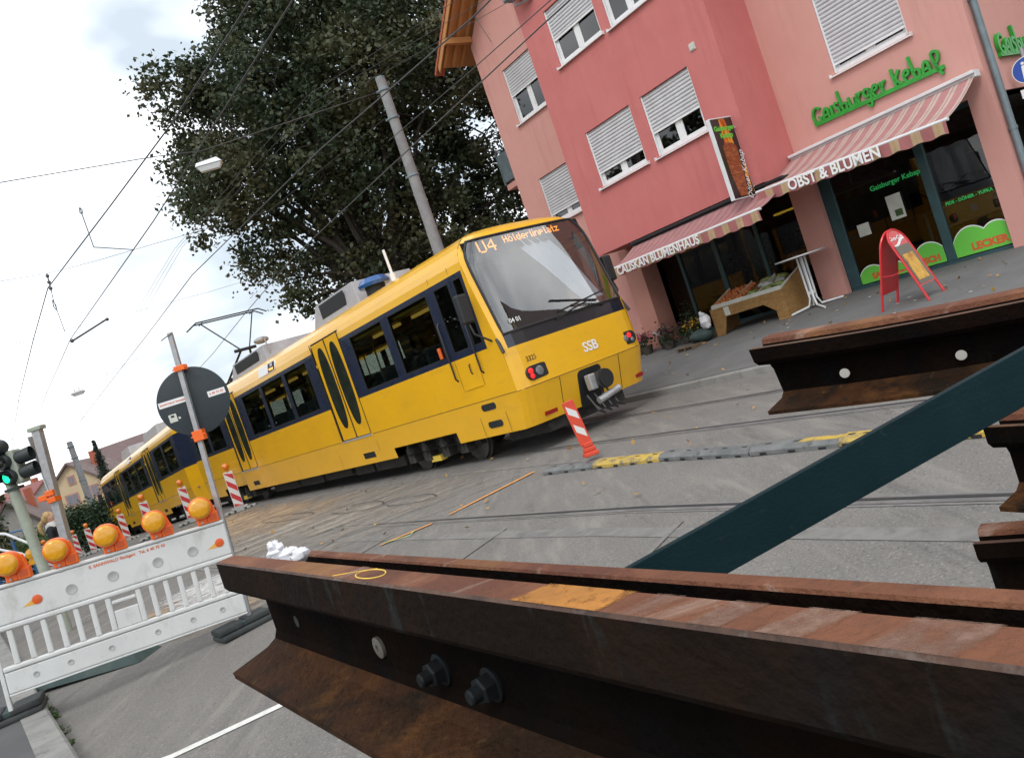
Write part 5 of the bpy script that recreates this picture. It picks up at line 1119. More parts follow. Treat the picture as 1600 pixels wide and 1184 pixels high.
# B: thin topped rail just behind it
t = rail_thing('rail', 'narrow rusty rail parallel behind the near rail, white bag at its end')
B0 = pA(-.14, .176, -.066); prof = [(.001, 0), (.018, 0), (.022, -.006), (.022, -.12), (.07, -.14), (.07, -.15), (-.05, -.15), (-.05, -.14), (0, -.12), (-.001, -.003)]
b = MB(); extr(b, prof, B0, B0+dA*2.2, wA, UP, [0, 0, 1, 1, 2, 2, 2, 2, 1, 0], nseg=12); b.build('rail_bar', ['rust_top', 'rust_shaded', 'rust_foot'], t, smooth=40)
# grooved rails: lip facing the camera, head behind
GP = [(.0, 0), (.016, 0), (.020, -.004), (.022, -.045), (.050, -.047), (.054, -.004), (.058, .008), (.066, .011), (.098, .011), (.106, .006), (.108, -.03), (.088, -.055), (.072, -.07), (.072, -.145), (.085, -.158), (.150, -.168), (.150, -.18), (-.026, -.18), (-.026, -.170), (.040, -.158), (.056, -.145), (.056, -.078), (.050, -.062), (.012, -.050), (.0, -.036)]
GG = [3, 3, 1, 1, 1, 0, 0, 0, 0, 0, 1, 1, 1, 2, 2, 2, 2, 2, 2, 2, 1, 1, 1, 1, 1]
M['lip_steel'] = layered('lip_steel', (.075, .035, .020), [((.12, .058, .026), 10, .45, .65, .8, I1), ((.03, .022, .018), 16, .5, .68, .8, I1)], rough=.7, bump=.3, bs=120)
def grooved(label, path, U, skew=0):
    t = rail_thing('grooved_rail', label); path = [Vector(p) for p in path]; U = Vector(U).normalized(); b = MB(); n = len(GP); vs = []; K = len(path)
    for k, p in enumerate(path):
        D = (path[min(k+1, K-1)]-path[max(k-1, 0)]).normalized(); Wv = U.cross(D).normalized()
        if k == 0: D0, W0 = D, Wv
        for w, h in GP: vs.append(p+Wv*w+D*(skew*w)+U*h)
    for k in range(K-1):
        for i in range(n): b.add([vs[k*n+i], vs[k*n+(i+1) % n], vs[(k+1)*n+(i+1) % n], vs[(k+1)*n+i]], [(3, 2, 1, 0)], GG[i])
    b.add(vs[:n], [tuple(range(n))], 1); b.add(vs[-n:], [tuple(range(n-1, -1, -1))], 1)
    b.build('rail_bar', ['rust_top', 'rust_shaded', 'rust_foot', 'lip_steel'], t, smooth=45); return t, path[0], D0, U, W0
def curve3(P, n=14):
    P = [Vector(p) for p in P]; P = [P[0]*2-P[1]]+P+[P[-1]*2-P[-2]]; out = []
    for i in range(1, len(P)-2):
        for k in range(n):
            f = k/n; a, b_, c, d = P[i-1:i+3]; out.append(.5*((2*b_)+(c-a)*f+(2*a-5*b_+4*c-d)*f*f+(3*b_-a-3*c+d)*f**3))
    return out+[P[-2]]
t, p0, D, U, Wv = grooved('upper grooved rail behind the blue-green bar with two drilled holes', curve3([(.616, 2.09, 1.333), (.881, 1.933, 1.294), (1.146, 1.776, 1.266), (1.9, 1.33, 1.20), (2.8, .8, 1.13)]), (-.02, -.012, .178), .46)
M['hole_light'] = mat('hole_light', (.5, .48, .44), .6)
for q in ((.817, 2.035, 1.203), (1.043, 1.901, 1.175)):
    q = Vector(q)-Wv*.004; vd = (Vector((0, 0, EYE))-q).normalized(); b = MB(); b.lathe([(.0125, 0), (.0125, .0012), (.010, .0016), (0, .0016)], 20, q, Wv*-1); b.build('bolt_hole', 'hole_light', t, smooth=40)
grooved('middle grooved rail end at the right edge below the bar', [(.918, 1.681, 1.053), (.954, 1.597, 1.053), (1.5, .33, 1.053)], (0, 0, 1))
grooved('lowest grooved rail end at the right edge, just above the narrow rail', [(.881, 1.802, .770), (.956, 1.73, .770), (1.9, .82, .770)], (0, 0, 1))
# blue-green flat tie bar
t = tag(bpy.data.objects.new('tie_bar', None), 'dark blue-green flat steel bar sloping up to the right', 'steel bar'); COL.objects.link(t)
b = MB(); T0 = Vector((.093, 1.24, 1.151)); T1 = Vector((.821, 1.31, 1.261)); d = (T1-T0).normalized(); nb = Vector((0, 0, 1)).cross(d).normalized(); ub = d.cross(nb) if d.cross(nb).z > 0 else -d.cross(nb)
a = T0-d*.40; c = T1+d*.9
b.prism([a, a+ub*-.086, a+ub*-.086+nb*.014, a+nb*.014], (0, 0, 0), c-a); b.build('flat_bar', 'bar_paint', t, smooth=0, bevel=.0015, seg=2)
b = MB(); e = a+d*.03-ub*.045; b.cyl(e-nb*.006, e-nb*.03, .014, n=6); b.cyl(e+nb*.016, e+nb*.10, .008, n=8); b.build('clamp_bolt', 'bolt', t, smooth=0)
# bearers that carry the stack
for i, (x, y, z0, z1, rz_, ln) in enumerate(((.34, .10, None, 1.186, 35, .8), (.62, -.32, None, 1.186, 35, .8), (1.62, 1.2, None, .589, 45, .9), (1.42, 1.1, .783, .871, 30, .6), (1.78, 1.40, None, 1.045, -30, .5))):
    gz_ = (g(x, y)-.05 if z0 is None else z0); b = MB(); n = max(1, int((z1-gz_)/.16)); hh = (z1-gz_)/n
    for k in range(n): b.box(-ln/2, ln/2, -.10, .10, gz_+k*hh+.003, gz_+(k+1)*hh)
    o = tag(b.build('timber_bearer', 'old_timber', None, smooth=0, bevel=.006, seg=1), ['stacked timbers under the near rail', 'second timber pile under the near rail, farther right', 'timber pile under the lowest grooved rail', 'timber spacer between the two lower grooved rails', 'timber spacer beneath the upper grooved rail'][i], 'timber'); o.location = (x, y, 0); o.rotation_euler = (0, 0, math.radians(rz_))
# crumpled bag
b = MB(); b.ball((-.486, 1.375, 1.334), .014, .014, .017, 14, 10, jit=.3); b.ball((-.464, 1.37, 1.322), .019, .014, .012, 14, 10, jit=.32); b.ball((-.44, 1.355, 1.318), .016, .014, .012, 12, 8, jit=.2)
o = tag(b.build('plastic_bag', 'plastic_bag', None, smooth=35), 'crumpled white plastic bag tucked between the two near rails', 'bag')

# ================================================================== BARRIER WITH LAMPS
bx_ = Vector((1.75, .84, -.15)).normalized(); by_ = Vector((-.4327, .9016, 0)); by_ = (by_-bx_*by_.dot(bx_)).normalized(); bz_ = bx_.cross(by_)
BAR = Matrix(((bx_.x, by_.x, bz_.x, -4.80), (bx_.y, by_.y, bz_.y, 6.56), (bx_.z, by_.z, bz_.z, .17), (0, 0, 0, 1)))
def make_barrier(label):
    t = thing('site_barrier', label, 'barrier', mw=BAR, group='white plastic site barriers'); L = 1.945
    def bar(name, z0, z1, th, m='barrier_white', bev=.012): 
        b = MB(); b.box(.0, L, -th, th, z0, z1); return b.build(name, m, t, smooth=0, bevel=bev)
    tp = bar('top_board', .575, .870, .022); bar('top_rail', .872, .905, .034, bev=.015); bar('middle_rail', .530, .572, .030, bev=.012); bar('lower_rail', .196, .236, .030, bev=.012); bp = bar('bottom_board', .012, .193, .022); bar('bottom_rail', -.004, .010, .030, bev=.004)
    for x in (.11, .235, .36, .485, .61, .735, 1.22, 1.34, 1.46, 1.58, 1.70, 1.82):
        b = MB(); b.box(x-.022, x+.022, -.02, .02, .237, .529); b.build('slat', 'barrier_white', t, smooth=0, bevel=.010)
    b = MB(); b.box(.84, .885, -.021, .021, .237, .529); b.build('slat', 'barrier_white', t, smooth=0, bevel=.01); b = MB(); b.box(1.085, 1.13, -.021, .021, .237, .529); b.build('slat', 'barrier_white', t, smooth=0, bevel=.01)
    b = MB(); b.box(.886, 1.084, -.016, .016, .460, .492); b.build('cross_bar', 'barrier_white', t, smooth=0, bevel=.01); b = MB(); b.box(.886, 1.084, -.014, .014, .237, .40); b.build('plate', 'barrier_white', t, smooth=0, bevel=.008)
    b = MB(); b.box(-.035, -.003, -.02, .02, -.12, .93); b.build('end_post', 'barrier_white', t, smooth=0, bevel=.006)
    for x, r in ((.62, .036), (.95, .036), (1.32, .036), (1.62, .036)):
        b = MB(); b.lathe([(r+.010, .0), (r+.007, .005), (r, .004), (r*.85, .0015), (0, .001)], 24, (x, -.0215, .70), (0, -1, 0)); b.build('dimple', 'dimple_grey', tp, smooth=60)
    for x, sg in ((.36, -1), (1.86, -1)):
        b = MB(); b.lathe([(.040, .0), (.038, .006), (.03, .008), (0, .008)], 24, (x, -.0215, .705), (0, -1, 0)); b.build('reflector', 'refl_orange', tp, smooth=50)
        b = MB(); b.prism([(x-.035, -.022, .715), (x-.13, -.022, .665), (x-.11, -.022, .675), (x-.02, -.022, .668)], (0, 0, 0), (0, -.002, 0)); b.build('stain', 'stain_orange', tp, smooth=0)
    for x in (.22, .48, .80, 1.18, 1.48, 1.74):
        b = MB(); b.lathe([(.026, .0), (.024, .004), (.018, .004), (.014, .001), (0, .001)], 18, (x, -.0215, .105), (0, -1, 0)); b.build('dimple', 'dimple_grey', bp, smooth=60)
    return t
M['dimple_grey'] = mat('dimple_grey', (.36, .37, .36), .5)
bt = make_barrier('white plastic barrier with slats, carrying five amber lamps')
text('lettering', 'E. SANNWALD Stuttgart   Tel. 6 40 75 03', .036, basis((1.10, -.0235, .832), (1, 0, 0), (0, 0, 1)), 'sticker_red', bt, .001, .0008)
def ground_block(x, y, z, rz_, label, lx=.62, ly=.34):
    t = thing('barrier_foot', label, 'barrier foot', loc=(x, y, z), rz=rz_, group='rubber feet of the site barriers')
    b = MB(); b.box(-lx/2, lx/2, -ly/2, ly/2, 0, .055); b.build('base', 'black_rubber', t, smooth=0, bevel=.02)
    b = MB()
    for sx in (-1, 1): b.box(sx*lx*.27-.12, sx*lx*.27+.12, -ly/2+.03, ly/2-.03, .056, .115)
    b.build('grip', 'black_rubber', t, smooth=0, bevel=.018); b = MB(); b.box(-.045, .045, -ly/2+.05, ly/2-.05, .056, .10); b.build('socket', 'green_rubber', t, smooth=0, bevel=.01)
ground_block(-3.13, 7.38, g(-3.13, 7.38)+.004, math.radians(40), 'black rubber foot at the right end of the barrier below the round sign', .5, .3)
ground_block(-5.02, 6.78, g(*xy(0, TL))+.115, math.radians(25), 'dark rubber foot on the pavement at the left end of the barrier', .55, .36)
t = thing('base_plate', 'flat dark green rubber plate lying on the road under the barrier', 'barrier foot', loc=(-4.95, 7.98, g(-5.0, 8.0)+.02), rz=math.radians(-11))
b = MB(); b.add([(-.62, -.16, 0), (.66, -.16, 0), (.66, .22, 0), (-.62, .22, 0), (-.52, -.10, .085), (.56, -.10, .085), (.56, .18, .085), (-.52, .18, .085)], [(3, 2, 1, 0), (4, 5, 6, 7), (0, 1, 5, 4), (1, 2, 6, 5), (2, 3, 7, 6), (3, 0, 4, 7)]); b.build('plate', 'green_rubber', t, smooth=0, bevel=.008)
b = MB()
for x in (-.3, .05, .38): b.box(x-.07, x+.07, -.02, .10, .0855, .10)
b.build('pocket', 'black_rubber', t, smooth=0)
def make_lamp():
    t = thing('warning_lamp', '', 'warning lamp', group='amber lamps on the white barrier'); ax = Vector((-.16, -1, .04)).normalized(); c = Vector((0, -.02, .155)); r = .103
    b = MB(); b.lathe([(r*.90, .072), (r*.96, .070), (r, .055), (r, -.02), (r*.86, -.07), (r*.55, -.10), (0, -.105)], 36, c, ax); bd = b.build('lamp_head', 'lamp_orange', t, smooth=45)
    b = MB(); b.lathe([(r*.90, .060), (r*.89, .076), (r*.66, .088), (r*.3, .092), (0, .093)], 36, c, ax); b.build('lens', 'lens_amber', bd, smooth=60)
    b = MB(); b.box(-.055, .035, -.035, .045, -.0, .075); b.box(.036, .135, -.04, .055, -.0, .095); b.prism([(.03, -.03, .09), (.13, -.03, .09), (.10, -.03, .20), (.05, -.03, .235)], (0, 0, 0), (0, .07, 0)); h = b.build('battery_box', 'lamp_orange', t, smooth=0, bevel=.008)
    b = MB(); b.box(.052, .118, -.044, -.0405, .02, .075); b.build('panel', 'refl_orange', h, smooth=0, bevel=.003)
    b = MB(); b.cyl((-.015, -.036, .022), (-.015, -.050, .022), .011, n=8); b.box(-.03, .0, -.03, .03, -.035, -.001); b.build('lock', 'galv', h, smooth=0)
    return t
lp0 = make_lamp()
for i, (a, lb) in enumerate(((1.60, 'amber lamp cut by the left picture edge on the barrier'), (1.24, 'amber lamp beside the signal mast on the barrier'), (.85, 'middle amber lamp of the five on the barrier, over its red lettering'), (.46, 'amber lamp second from the round-sign post on the barrier'), (.06, 'amber lamp right beside the round-sign post on the barrier'))):
    o = lp0 if i == 0 else copy_tree(lp0); o['label'] = lb; o.matrix_world = BAR @ Matrix.Translation((1.945-a-.11, 0, .906)) @ Matrix.Rotation(random.uniform(-.12, .12), 4, 'Z')
# round sign seen from behind
t = thing('round_sign', 'dark back of a round road sign on a leaning grey post', 'road sign')
b = MB(); b.prism([(-.022, -.022, 0), (.022, -.022, 0), (.022, .022, 0), (-.022, .022, 0)], (-3.06, 7.42, -.10), (-2.89, 7.46, 2.73)); b.build('post', 'galv', t, smooth=0, bevel=.003)
dn = Vector((.30, -.954, 0)); dx_ = Vector((.954, .30, 0)); dc = Vector((-2.905, 7.50, 2.06))
b = MB(); b.lathe([(0, -.004), (.325, -.004), (.325, .0), (.315, .003), (0, .003)], 56, dc, dn); pl_ = b.build('plate', 'sign_back', t, smooth=40)
DT = lambda x, z: basis(dc+dx_*x+Vector((0, 0, z))+dn*.005, dx_, (0, 0, 1))
for (x, z, w, h, tx, sz) in ((-.18, .045, .25, .055, 'SANNWALD Stuttgart', .024), (.215, .015, .16, .055, '6 40 75 03', .030)):
    b = MB(); b.T = DT(x, z); b.box(-w/2, w/2, -h/2, h/2, -.001, .001); s_2 = b.build('sticker', 'text_white', pl_, smooth=0); text('sticker_text', tx, sz, DT(x, z) @ Matrix.Translation((0, 0, .002)), 'sticker_red', s_2, .0005, .0005)
b = MB(); b.T = DT(-.215, -.09); b.box(-.04, .03, -.045, .03, -.001, .001); b.box(.04, .06, -.03, -.01, -.001, .001); b.build('sticker', 'paper', pl_, smooth=0); b = MB(); b.T = DT(-.215, -.09); b.box(-.02, .01, -.0, .02, .0011, .002); b.build('sticker_mark', 'signal_dark', pl_, smooth=0)
for z in (2.385, 1.735):
    f = (z+.1)/2.83; x = -3.06+.17*f; y = 7.42+.04*f; b = MB(); b.cbox((x+.01, y, z), .10, .09, .05 if z > 2 else .10); b.cyl((x-.06, y-.03, z), (x+.08, y-.03, z), .008, n=6); b.build('clamp', 'lamp_orange', t, smooth=0, bevel=.006)
b = MB(); b.cyl((-2.98, 7.43, 2.68), (-2.86, 7.43, 2.72), .006, n=6); b.build('top_pin', 'galv', t)

# ================================================================== SIGNALS, POLES, RAILING AT THE LEFT
t = thing('traffic_light', 'green lit traffic signal with three lenses on a pale mast', 'traffic light', loc=(-7.33, 11.5, 0))
zg = g(-7.33, 11.5); b = MB(); b.tube([(.03, 0, zg-.05), (.0, 0, 1.2), (-.03, 0, 2.9)], .075, 16); b.build('mast', 'pole_green', t)
vx = Vector((-.36, -.93, 0)).normalized()                           # towards the viewer
for k, z in enumerate((2.60, 2.38, 2.15)):
    c = Vector((.03+.012*k, -.14, z)); b = MB(); b.lathe([(.07, -.16), (.105, -.12), (.112, 0), (.105, .02), (.095, .02)], 22, c, vx); h = b.build('signal_head', 'signal_black', t, smooth=45)
    b = MB(); b.lathe([(.095, .012), (.06, .024), (0, .028)], 22, c, vx); b.build('lens', 'signal_green' if k == 2 else 'signal_dark', h, smooth=60)
    b = MB(); a_ = vx.cross(UP).normalized(); vs = []
    for j in range(13):
        th = PI*(j-1)/10-.05; e = a_*math.cos(th)*.112+UP*math.sin(th)*.112
        for r in (0, 1): vs.append(c+e+vx*(.01 if r == 0 else .06+.15*max(0, math.sin(th))))
    b.add(vs, [(2*j, 2*j+1, 2*j+3, 2*j+2) for j in range(12)]+[(2*j+2, 2*j+3, 2*j+1, 2*j) for j in range(12)]); b.build('visor', 'signal_black', h, smooth=60)
b = MB(); b.box(.10, .22, -.10, .12, 2.02, 2.52); b.build('housing', 'pole_green', t, smooth=0, bevel=.03)
for z in (2.38, 2.16):
    b = MB(); b.lathe([(.09, 0), (.10, .05), (.105, .22), (.098, .22), (.09, .06)], 18, (.20, -.02, z), Vector((1, .1, .06))); b.build('visor', 'signal_black', t, smooth=45)
b = MB(); b.box(-.09, .12, -.09, .06, 1.96, 2.0); b.build('bracket', 'signal_black', t, smooth=0)
t = thing('grey_post', 'square grey post with an orange clamp behind the blonde woman', 'post', loc=(-8.35, 14, 0)); zg = g(-8.35, 14)
b = MB(); b.prism([(-.07, -.07, 0), (.07, -.07, 0), (.07, .07, 0), (-.07, .07, 0)], (-.12, 0, zg-.05), (.16, 0, 2.92)); b.build('post', 'galv', t, smooth=0, bevel=.006)
b = MB(); b.cbox((.16, 0, 2.95), .24, .2, .07); b.build('cap', 'pole_green', t, smooth=0, bevel=.01)
for dx, dz in ((.05, .05), (.05, -.07), (-.09, .0)): b = MB(); b.cbox((dx, -.03, 1.75+dz), .15, .2, .10); b.build('clamp', 'lamp_orange', t, smooth=0, bevel=.01)
b = MB(); b.add([(.0, -.09, 2.85), (-.02, .35, 2.85), (-.02, .30, 1.9), (.02, -.09, 1.7), (.015, -.09, 2.85), (-.005, .35, 2.85), (-.005, .30, 1.9), (.035, -.09, 1.7)], [(0, 1, 2, 3), (7, 6, 5, 4), (0, 4, 5, 1), (1, 5, 6, 2), (2, 6, 7, 3), (3, 7, 4, 0)]); b.build('sign_plate', 'light_metal', t, smooth=0)
def mast(label, x, y, r, top, m='concrete_pole', name='catenary_mast'):
    t = thing(name, label, 'mast', loc=(x, y, 0)); zg = sw(x, y)-.1; b = MB(); b.tube([(0, 0, zg), (0, 0, (zg+top)/2), (0, 0, top)], [r*1.5, r*1.25, r], 18); b.build('shaft', m, t)
    for z in (top-.3, top-.95, top-2.3): b = MB(); b.lathe([(r*1.09, 0), (r*1.3, .02), (r*1.3, .06), (r*1.09, .08)], 18, (0, 0, z)); b.cyl((-r*1.1, 0, z+.04), (-r*1.6, -.02, z+.04), .03, n=8); b.build('collar', 'zinc', t)
    b = MB(); b.lathe([(r*1.02, top), (r*1.02, top+.04), (0, top+.06)], 18); b.build('cap', 'zinc', t)
mast('tall grey overhead-line mast standing behind the tram in front of the tree', -.63, 18.0, .108, 8.25)
mast('thin far overhead-line mast in front of the cream house', -24.85, 45.0, .15, 4.75)
t = thing('stair_railing', 'blue steel railing with pale handrails beside the signal mast', 'railing', loc=(-9.8, 15, 0))
zg = -.6
b = MB()
for x, z1 in ((-.13, 1.20), (.12, .92), (-.62, 1.45)): b.tube([(x, 0, zg), (x, 0, z1)], .03, 8)
b.tube([(-.15, .05, 1.36), (.10, .05, 1.33), (.13, .05, 1.0), (.13, .05, zg)], .022, 8)
for k in range(3): b.tube([(-.9, .02, .95-.3*k), (-.13, .02, .66-.3*k), (.12, .02, .52-.3*k)], .016, 6)
b.build('frame', 'blue_paint', t)
b = MB(); b.tube([(-.9, 0, 1.62), (-.20, 0, 1.36), (.19, 0, 1.02)], .026, 8); b.build('handrail', 'white_metal', t); b = MB(); b.tube([(-.7, -.05, 1.30), (-.02, -.05, .92), (.16, -.05, .72)], .024, 8); b.build('handrail', 'white_metal', t)
t = thing('warning_lamp', 'small orange lamp hanging on the blue railing behind the signal mast', 'warning lamp', loc=(-9.55, 14.8, .86)); b = MB(); b.lathe([(.05, -.07), (.10, -.05), (.10, .05), (.05, .07)], 20, (0, 0, 0), (.6, -.8, 0)); b.box(-.06, .06, -.05, .05, -.2, -.1); b.build('lamp_head', 'lens_amber', t, smooth=40)

# ------------------------------------------------------------------ beacons
def make_beacon(lampon=True):
    t = thing('beacon', '', 'traffic beacon', group='red and white beacons along the tram')
    b = MB(); b.box(-.125, .125, -.02, .02, .13, 1.13); pl = b.build('board', 'beacon_white', t, smooth=0, bevel=.015)
    b = MB()
    for k in range(-1, 4):
        z = .13+k*.34+.06; pts = [(-.11, z+.22), (.11, z), (.11, z+.17), (-.11, z+.39)]
        q = [(x, min(max(zz, .15), 1.11)) for x, zz in pts]
        if max(p[1] for p in q)-min(p[1] for p in q) > .03: b.prism([(x, -.0205, zz) for x, zz in q], (0, 0, 0), (0, -.002, 0))
    b.build('stripes', 'beacon_red', pl, smooth=0)
    b = MB(); b.box(-.42, .42, -.18, .18, 0, .055); b.box(-.22, .22, -.10, .10, .056, .12); ft = b.build('foot', 'beacon_foot', t, smooth=0, bevel=.012)
    b = MB()
    for x in (-.3, -.14, .14, .3): b.box(x-.03, x+.03, -.184, -.12, .012, .058)
    b.build('slot', 'seal', ft, smooth=0)
    b = MB(); b.cyl((0, 0, 1.13), (0, 0, 1.19), .04, n=12); b.lathe([(.04, 0), (.09, .05), (.10, .11), (.07, .17), (0, .19)], 18, (0, 0, 1.18)); b.build('lamp', 'lens_orange', t, smooth=50)
    return t
bc = make_beacon(); spots = [(-8.23, 21.8, 20, 'largest striped beacon, right of the round-sign post'), (-10.75, 24.5, 25, 'striped beacon partly hidden by the amber lamp nearest the post'), (-11.98, 24.4, 22, 'striped beacon behind the second amber lamp from the post'), (-16.85, 32.2, 25, 'striped beacon in front of the far tram door, seen over the lettering'), (-19.9, 35.0, 20, 'small striped beacon left of the far tram end'), (-22.9, 39.0, 25, 'small far beacon by the dark hedge'), (-21.6, 34.5, 15, 'small beacon beside the signal mast foot')]
for i, (x, y, r_, lb) in enumerate(spots):
    o = bc if i == 0 else copy_tree(bc); o['label'] = lb; o.matrix_world = Matrix.Translation((x, y, g(x, y)+.01)) @ Matrix.Rotation(math.radians(r_), 4, 'Z')
# ------------------------------------------------------------------ lane separators with a delineator
sep = [(.06, 9.66), (.61, 8.87), (1.22, 7.96), (1.80, 6.80), (2.28, 6.06), (2.42, 5.82), (2.65, 5.3), (2.83, 5.02), (3.3, 4.1)]
seps = [('sep_grey', 'end piece of the lane divider carrying the orange delineator', 0), ('sep_yellow', 'yellow lane divider piece next to the delineator', 0), ('sep_grey', 'grey lane divider piece after the yellow one', 0), ('sep_grey', 'grey lane divider piece with a yellow painted top edge', 1), ('sep_yellow', 'short yellow lane divider piece at the blue-green bar', 0), ('sep_grey', 'grey lane divider piece hidden behind the blue-green bar', 0), ('sep_yellow', 'yellow lane divider piece right of the bar', 0), ('sep_grey', 'last lane divider piece behind the rail ends at the right edge', 0)]
for (p, q, (mm, lb, top)) in zip(sep[:-1], sep[1:], seps):
    p = Vector((*p, 0)); q = Vector((*q, 0)); d = q-p; L = d.length-.008; t = thing('lane_divider', lb, 'lane divider', loc=(p.x, p.y, g(p.x, p.y)+.004), rz=math.atan2(d.y, d.x), group='rubber lane dividers along the track')
    b = MB(); N = max(2, int(L/.25)); b.prism([(0, -.10, 0), (0, .10, 0), (0, .10, .035), (0, .06, .064), (0, -.06, .064), (0, -.10, .035)], (0, 0, 0), (L, 0, 0)); b.m = 1
    for k in range(N):
        x = (k+.5)*L/N
        for sy in (-1, 1): b.box(x-.035, x+.035, sy*.085-.02, sy*.085+.02, -.001, .022)
        b.box(x-.03, x+.03, -.012, .012, .0635, .0665)
    b.build('body', [mm, 'seal'], t, smooth=0, bevel=.006)
    if top: b = MB(); b.box(L*.55, L*.98, -.05, .05, .0642, .0675); b.build('yellow_patch', 'sep_yellow', t, smooth=0)
t = thing('delineator', 'leaning orange and white striped delineator on the lane divider', 'delineator', loc=(.60, 9.38, g(.6, 9.38)+.068), rz=math.radians(12))
b = MB(); b.T = Matrix.Rotation(math.radians(-6), 4, 'Y'); b.box(-.075, .075, -.012, .012, .13, .70); pl = b.build('board', 'delineator', t, smooth=0, bevel=.01)
b = MB(); b.T = Matrix.Rotation(math.radians(-6), 4, 'Y')
for z in (.23, .46): b.prism([(-.052, -.0125, z+.09), (.052, -.0125, z-.01), (.052, -.0125, z+.09), (-.052, -.0125, z+.19)], (0, 0, 0), (0, -.002, 0))
b.build('stripes', 'beacon_white', pl, smooth=0)
b = MB(); b.box(-.09, .09, -.06, .06, -.01, .045); b.box(-.075, .075, -.04, .04, .046, .10); b.box(-.06, .06, -.03, .03, .10, .16); b.build('foot', 'delineator', t, smooth=0, bevel=.012)

# ================================================================== PERSON
def person(label, loc, rz_):
    t = thing('person', label, 'person', loc=loc, rz=rz_)
    V = [(0, 0, .98), (0, .0, 1.12), (0, .01, 1.28), (0, .01, 1.42), (0, .02, 1.50), (0, .03, 1.57),
         (.09, 0, .93), (.10, .02, .52), (.10, -.03, .10), (.10, .11, .04), (-.09, 0, .93), (-.10, -.06, .53), (-.10, -.15, .12), (-.10, -.02, .04),
         (.17, .0, 1.41), (.22, -.02, 1.14), (.17, .17, 1.02), (-.17, .0, 1.41), (-.22, -.03, 1.14), (-.14, .16, 1.06)]
    Eg = [(0, 1), (1, 2), (2, 3), (3, 4), (4, 5), (0, 6), (6, 7), (7, 8), (8, 9), (0, 10), (10, 11), (11, 12), (12, 13), (3, 14), (14, 15), (15, 16), (3, 17), (17, 18), (18, 19)]
    Rr = [.16, .14, .155, .14, .055, .05, .10, .065, .042, .035, .10, .065, .042, .035, .07, .05, .036, .07, .05, .036]
    me = bpy.data.meshes.new('body'); me.from_pydata(V, Eg, []); o = bpy.data.objects.new('body', me); COL.objects.link(o); o.parent = t
    md = o.modifiers.new('skin', 'SKIN'); md.use_smooth_shade = True
    for i, sv in enumerate(me.skin_vertices[0].data): sv.radius = (Rr[i], Rr[i]*.8 if i < 4 else Rr[i]); sv.use_root = (i == 0)
    o.modifiers.new('sub', 'SUBSURF').levels = 1; o.modifiers['sub'].render_levels = 1; me.materials.append(M['coat_black'])
    b = MB(); b.ball((0, .035, 1.655), .072, .092, .112, 20, 14); b.ball((0, .125, 1.645), .014, .018, .02, 8, 6); b.ball((0, .115, 1.59), .022, .016, .008, 8, 6); b.ball((0, .075, 1.555), .04, .045, .03, 10, 8)
    for sx in (-1, 1): b.ball((sx*.073, .03, 1.65), .012, .02, .03, 8, 6)
    h = b.build('head', 'skin', t, smooth=80)
    b = MB()
    for sx in (-1, 1): b.ball((sx*.03, .118, 1.665), .012, .008, .007, 8, 6)
    b.build('eyes', 'eye', h, smooth=80)
    b = MB(); b.ball((0, -.005, 1.695), .088, .100, .098, 18, 12, jit=.04); b.ball((0, -.075, 1.64), .075, .06, .085, 14, 10, jit=.05); b.tube([(0, -.12, 1.62), (0, -.19, 1.56), (0, -.20, 1.44), (0, -.17, 1.34)], [.035, .05, .045, .012], 10); b.build('hair', 'hair', h, smooth=70)
    b = MB(); b.lathe([(.13, 1.44), (.125, 1.50), (.085, 1.545), (.07, 1.56)], 18, (0, .02, 0)); b.ball((.05, .13, 1.44), .05, .035, .07, 10, 8, jit=.1); b.build('scarf', 'scarf', t, smooth=60)
    for sx, x, y, z in ((1, .165, .20, 1.01), (-1, -.135, .19, 1.05)):
        b = MB(); b.ball((x, y, z), .035, .045, .022, 10, 8)
        for k in range(4): b.tube([(x-.026+.017*k, y+.03, z), (x-.028+.019*k, y+.068+.006*(k in (1, 2)), z-.006), (x-.028+.019*k, y+.082, z-.026)], [.0095, .009, .007], 6)
        b.tube([(x-sx*.03, y+.0, z), (x-sx*.05, y+.03, z+.012), (x-sx*.045, y+.055, z+.012)], [.011, .01, .008], 6); b.build('hand', 'skin', t, smooth=70)
person('blonde woman with ponytail in a black jacket and pale scarf', (-10.0, 16.4, g(-10.0, 16.4)+.02), math.radians(-72))
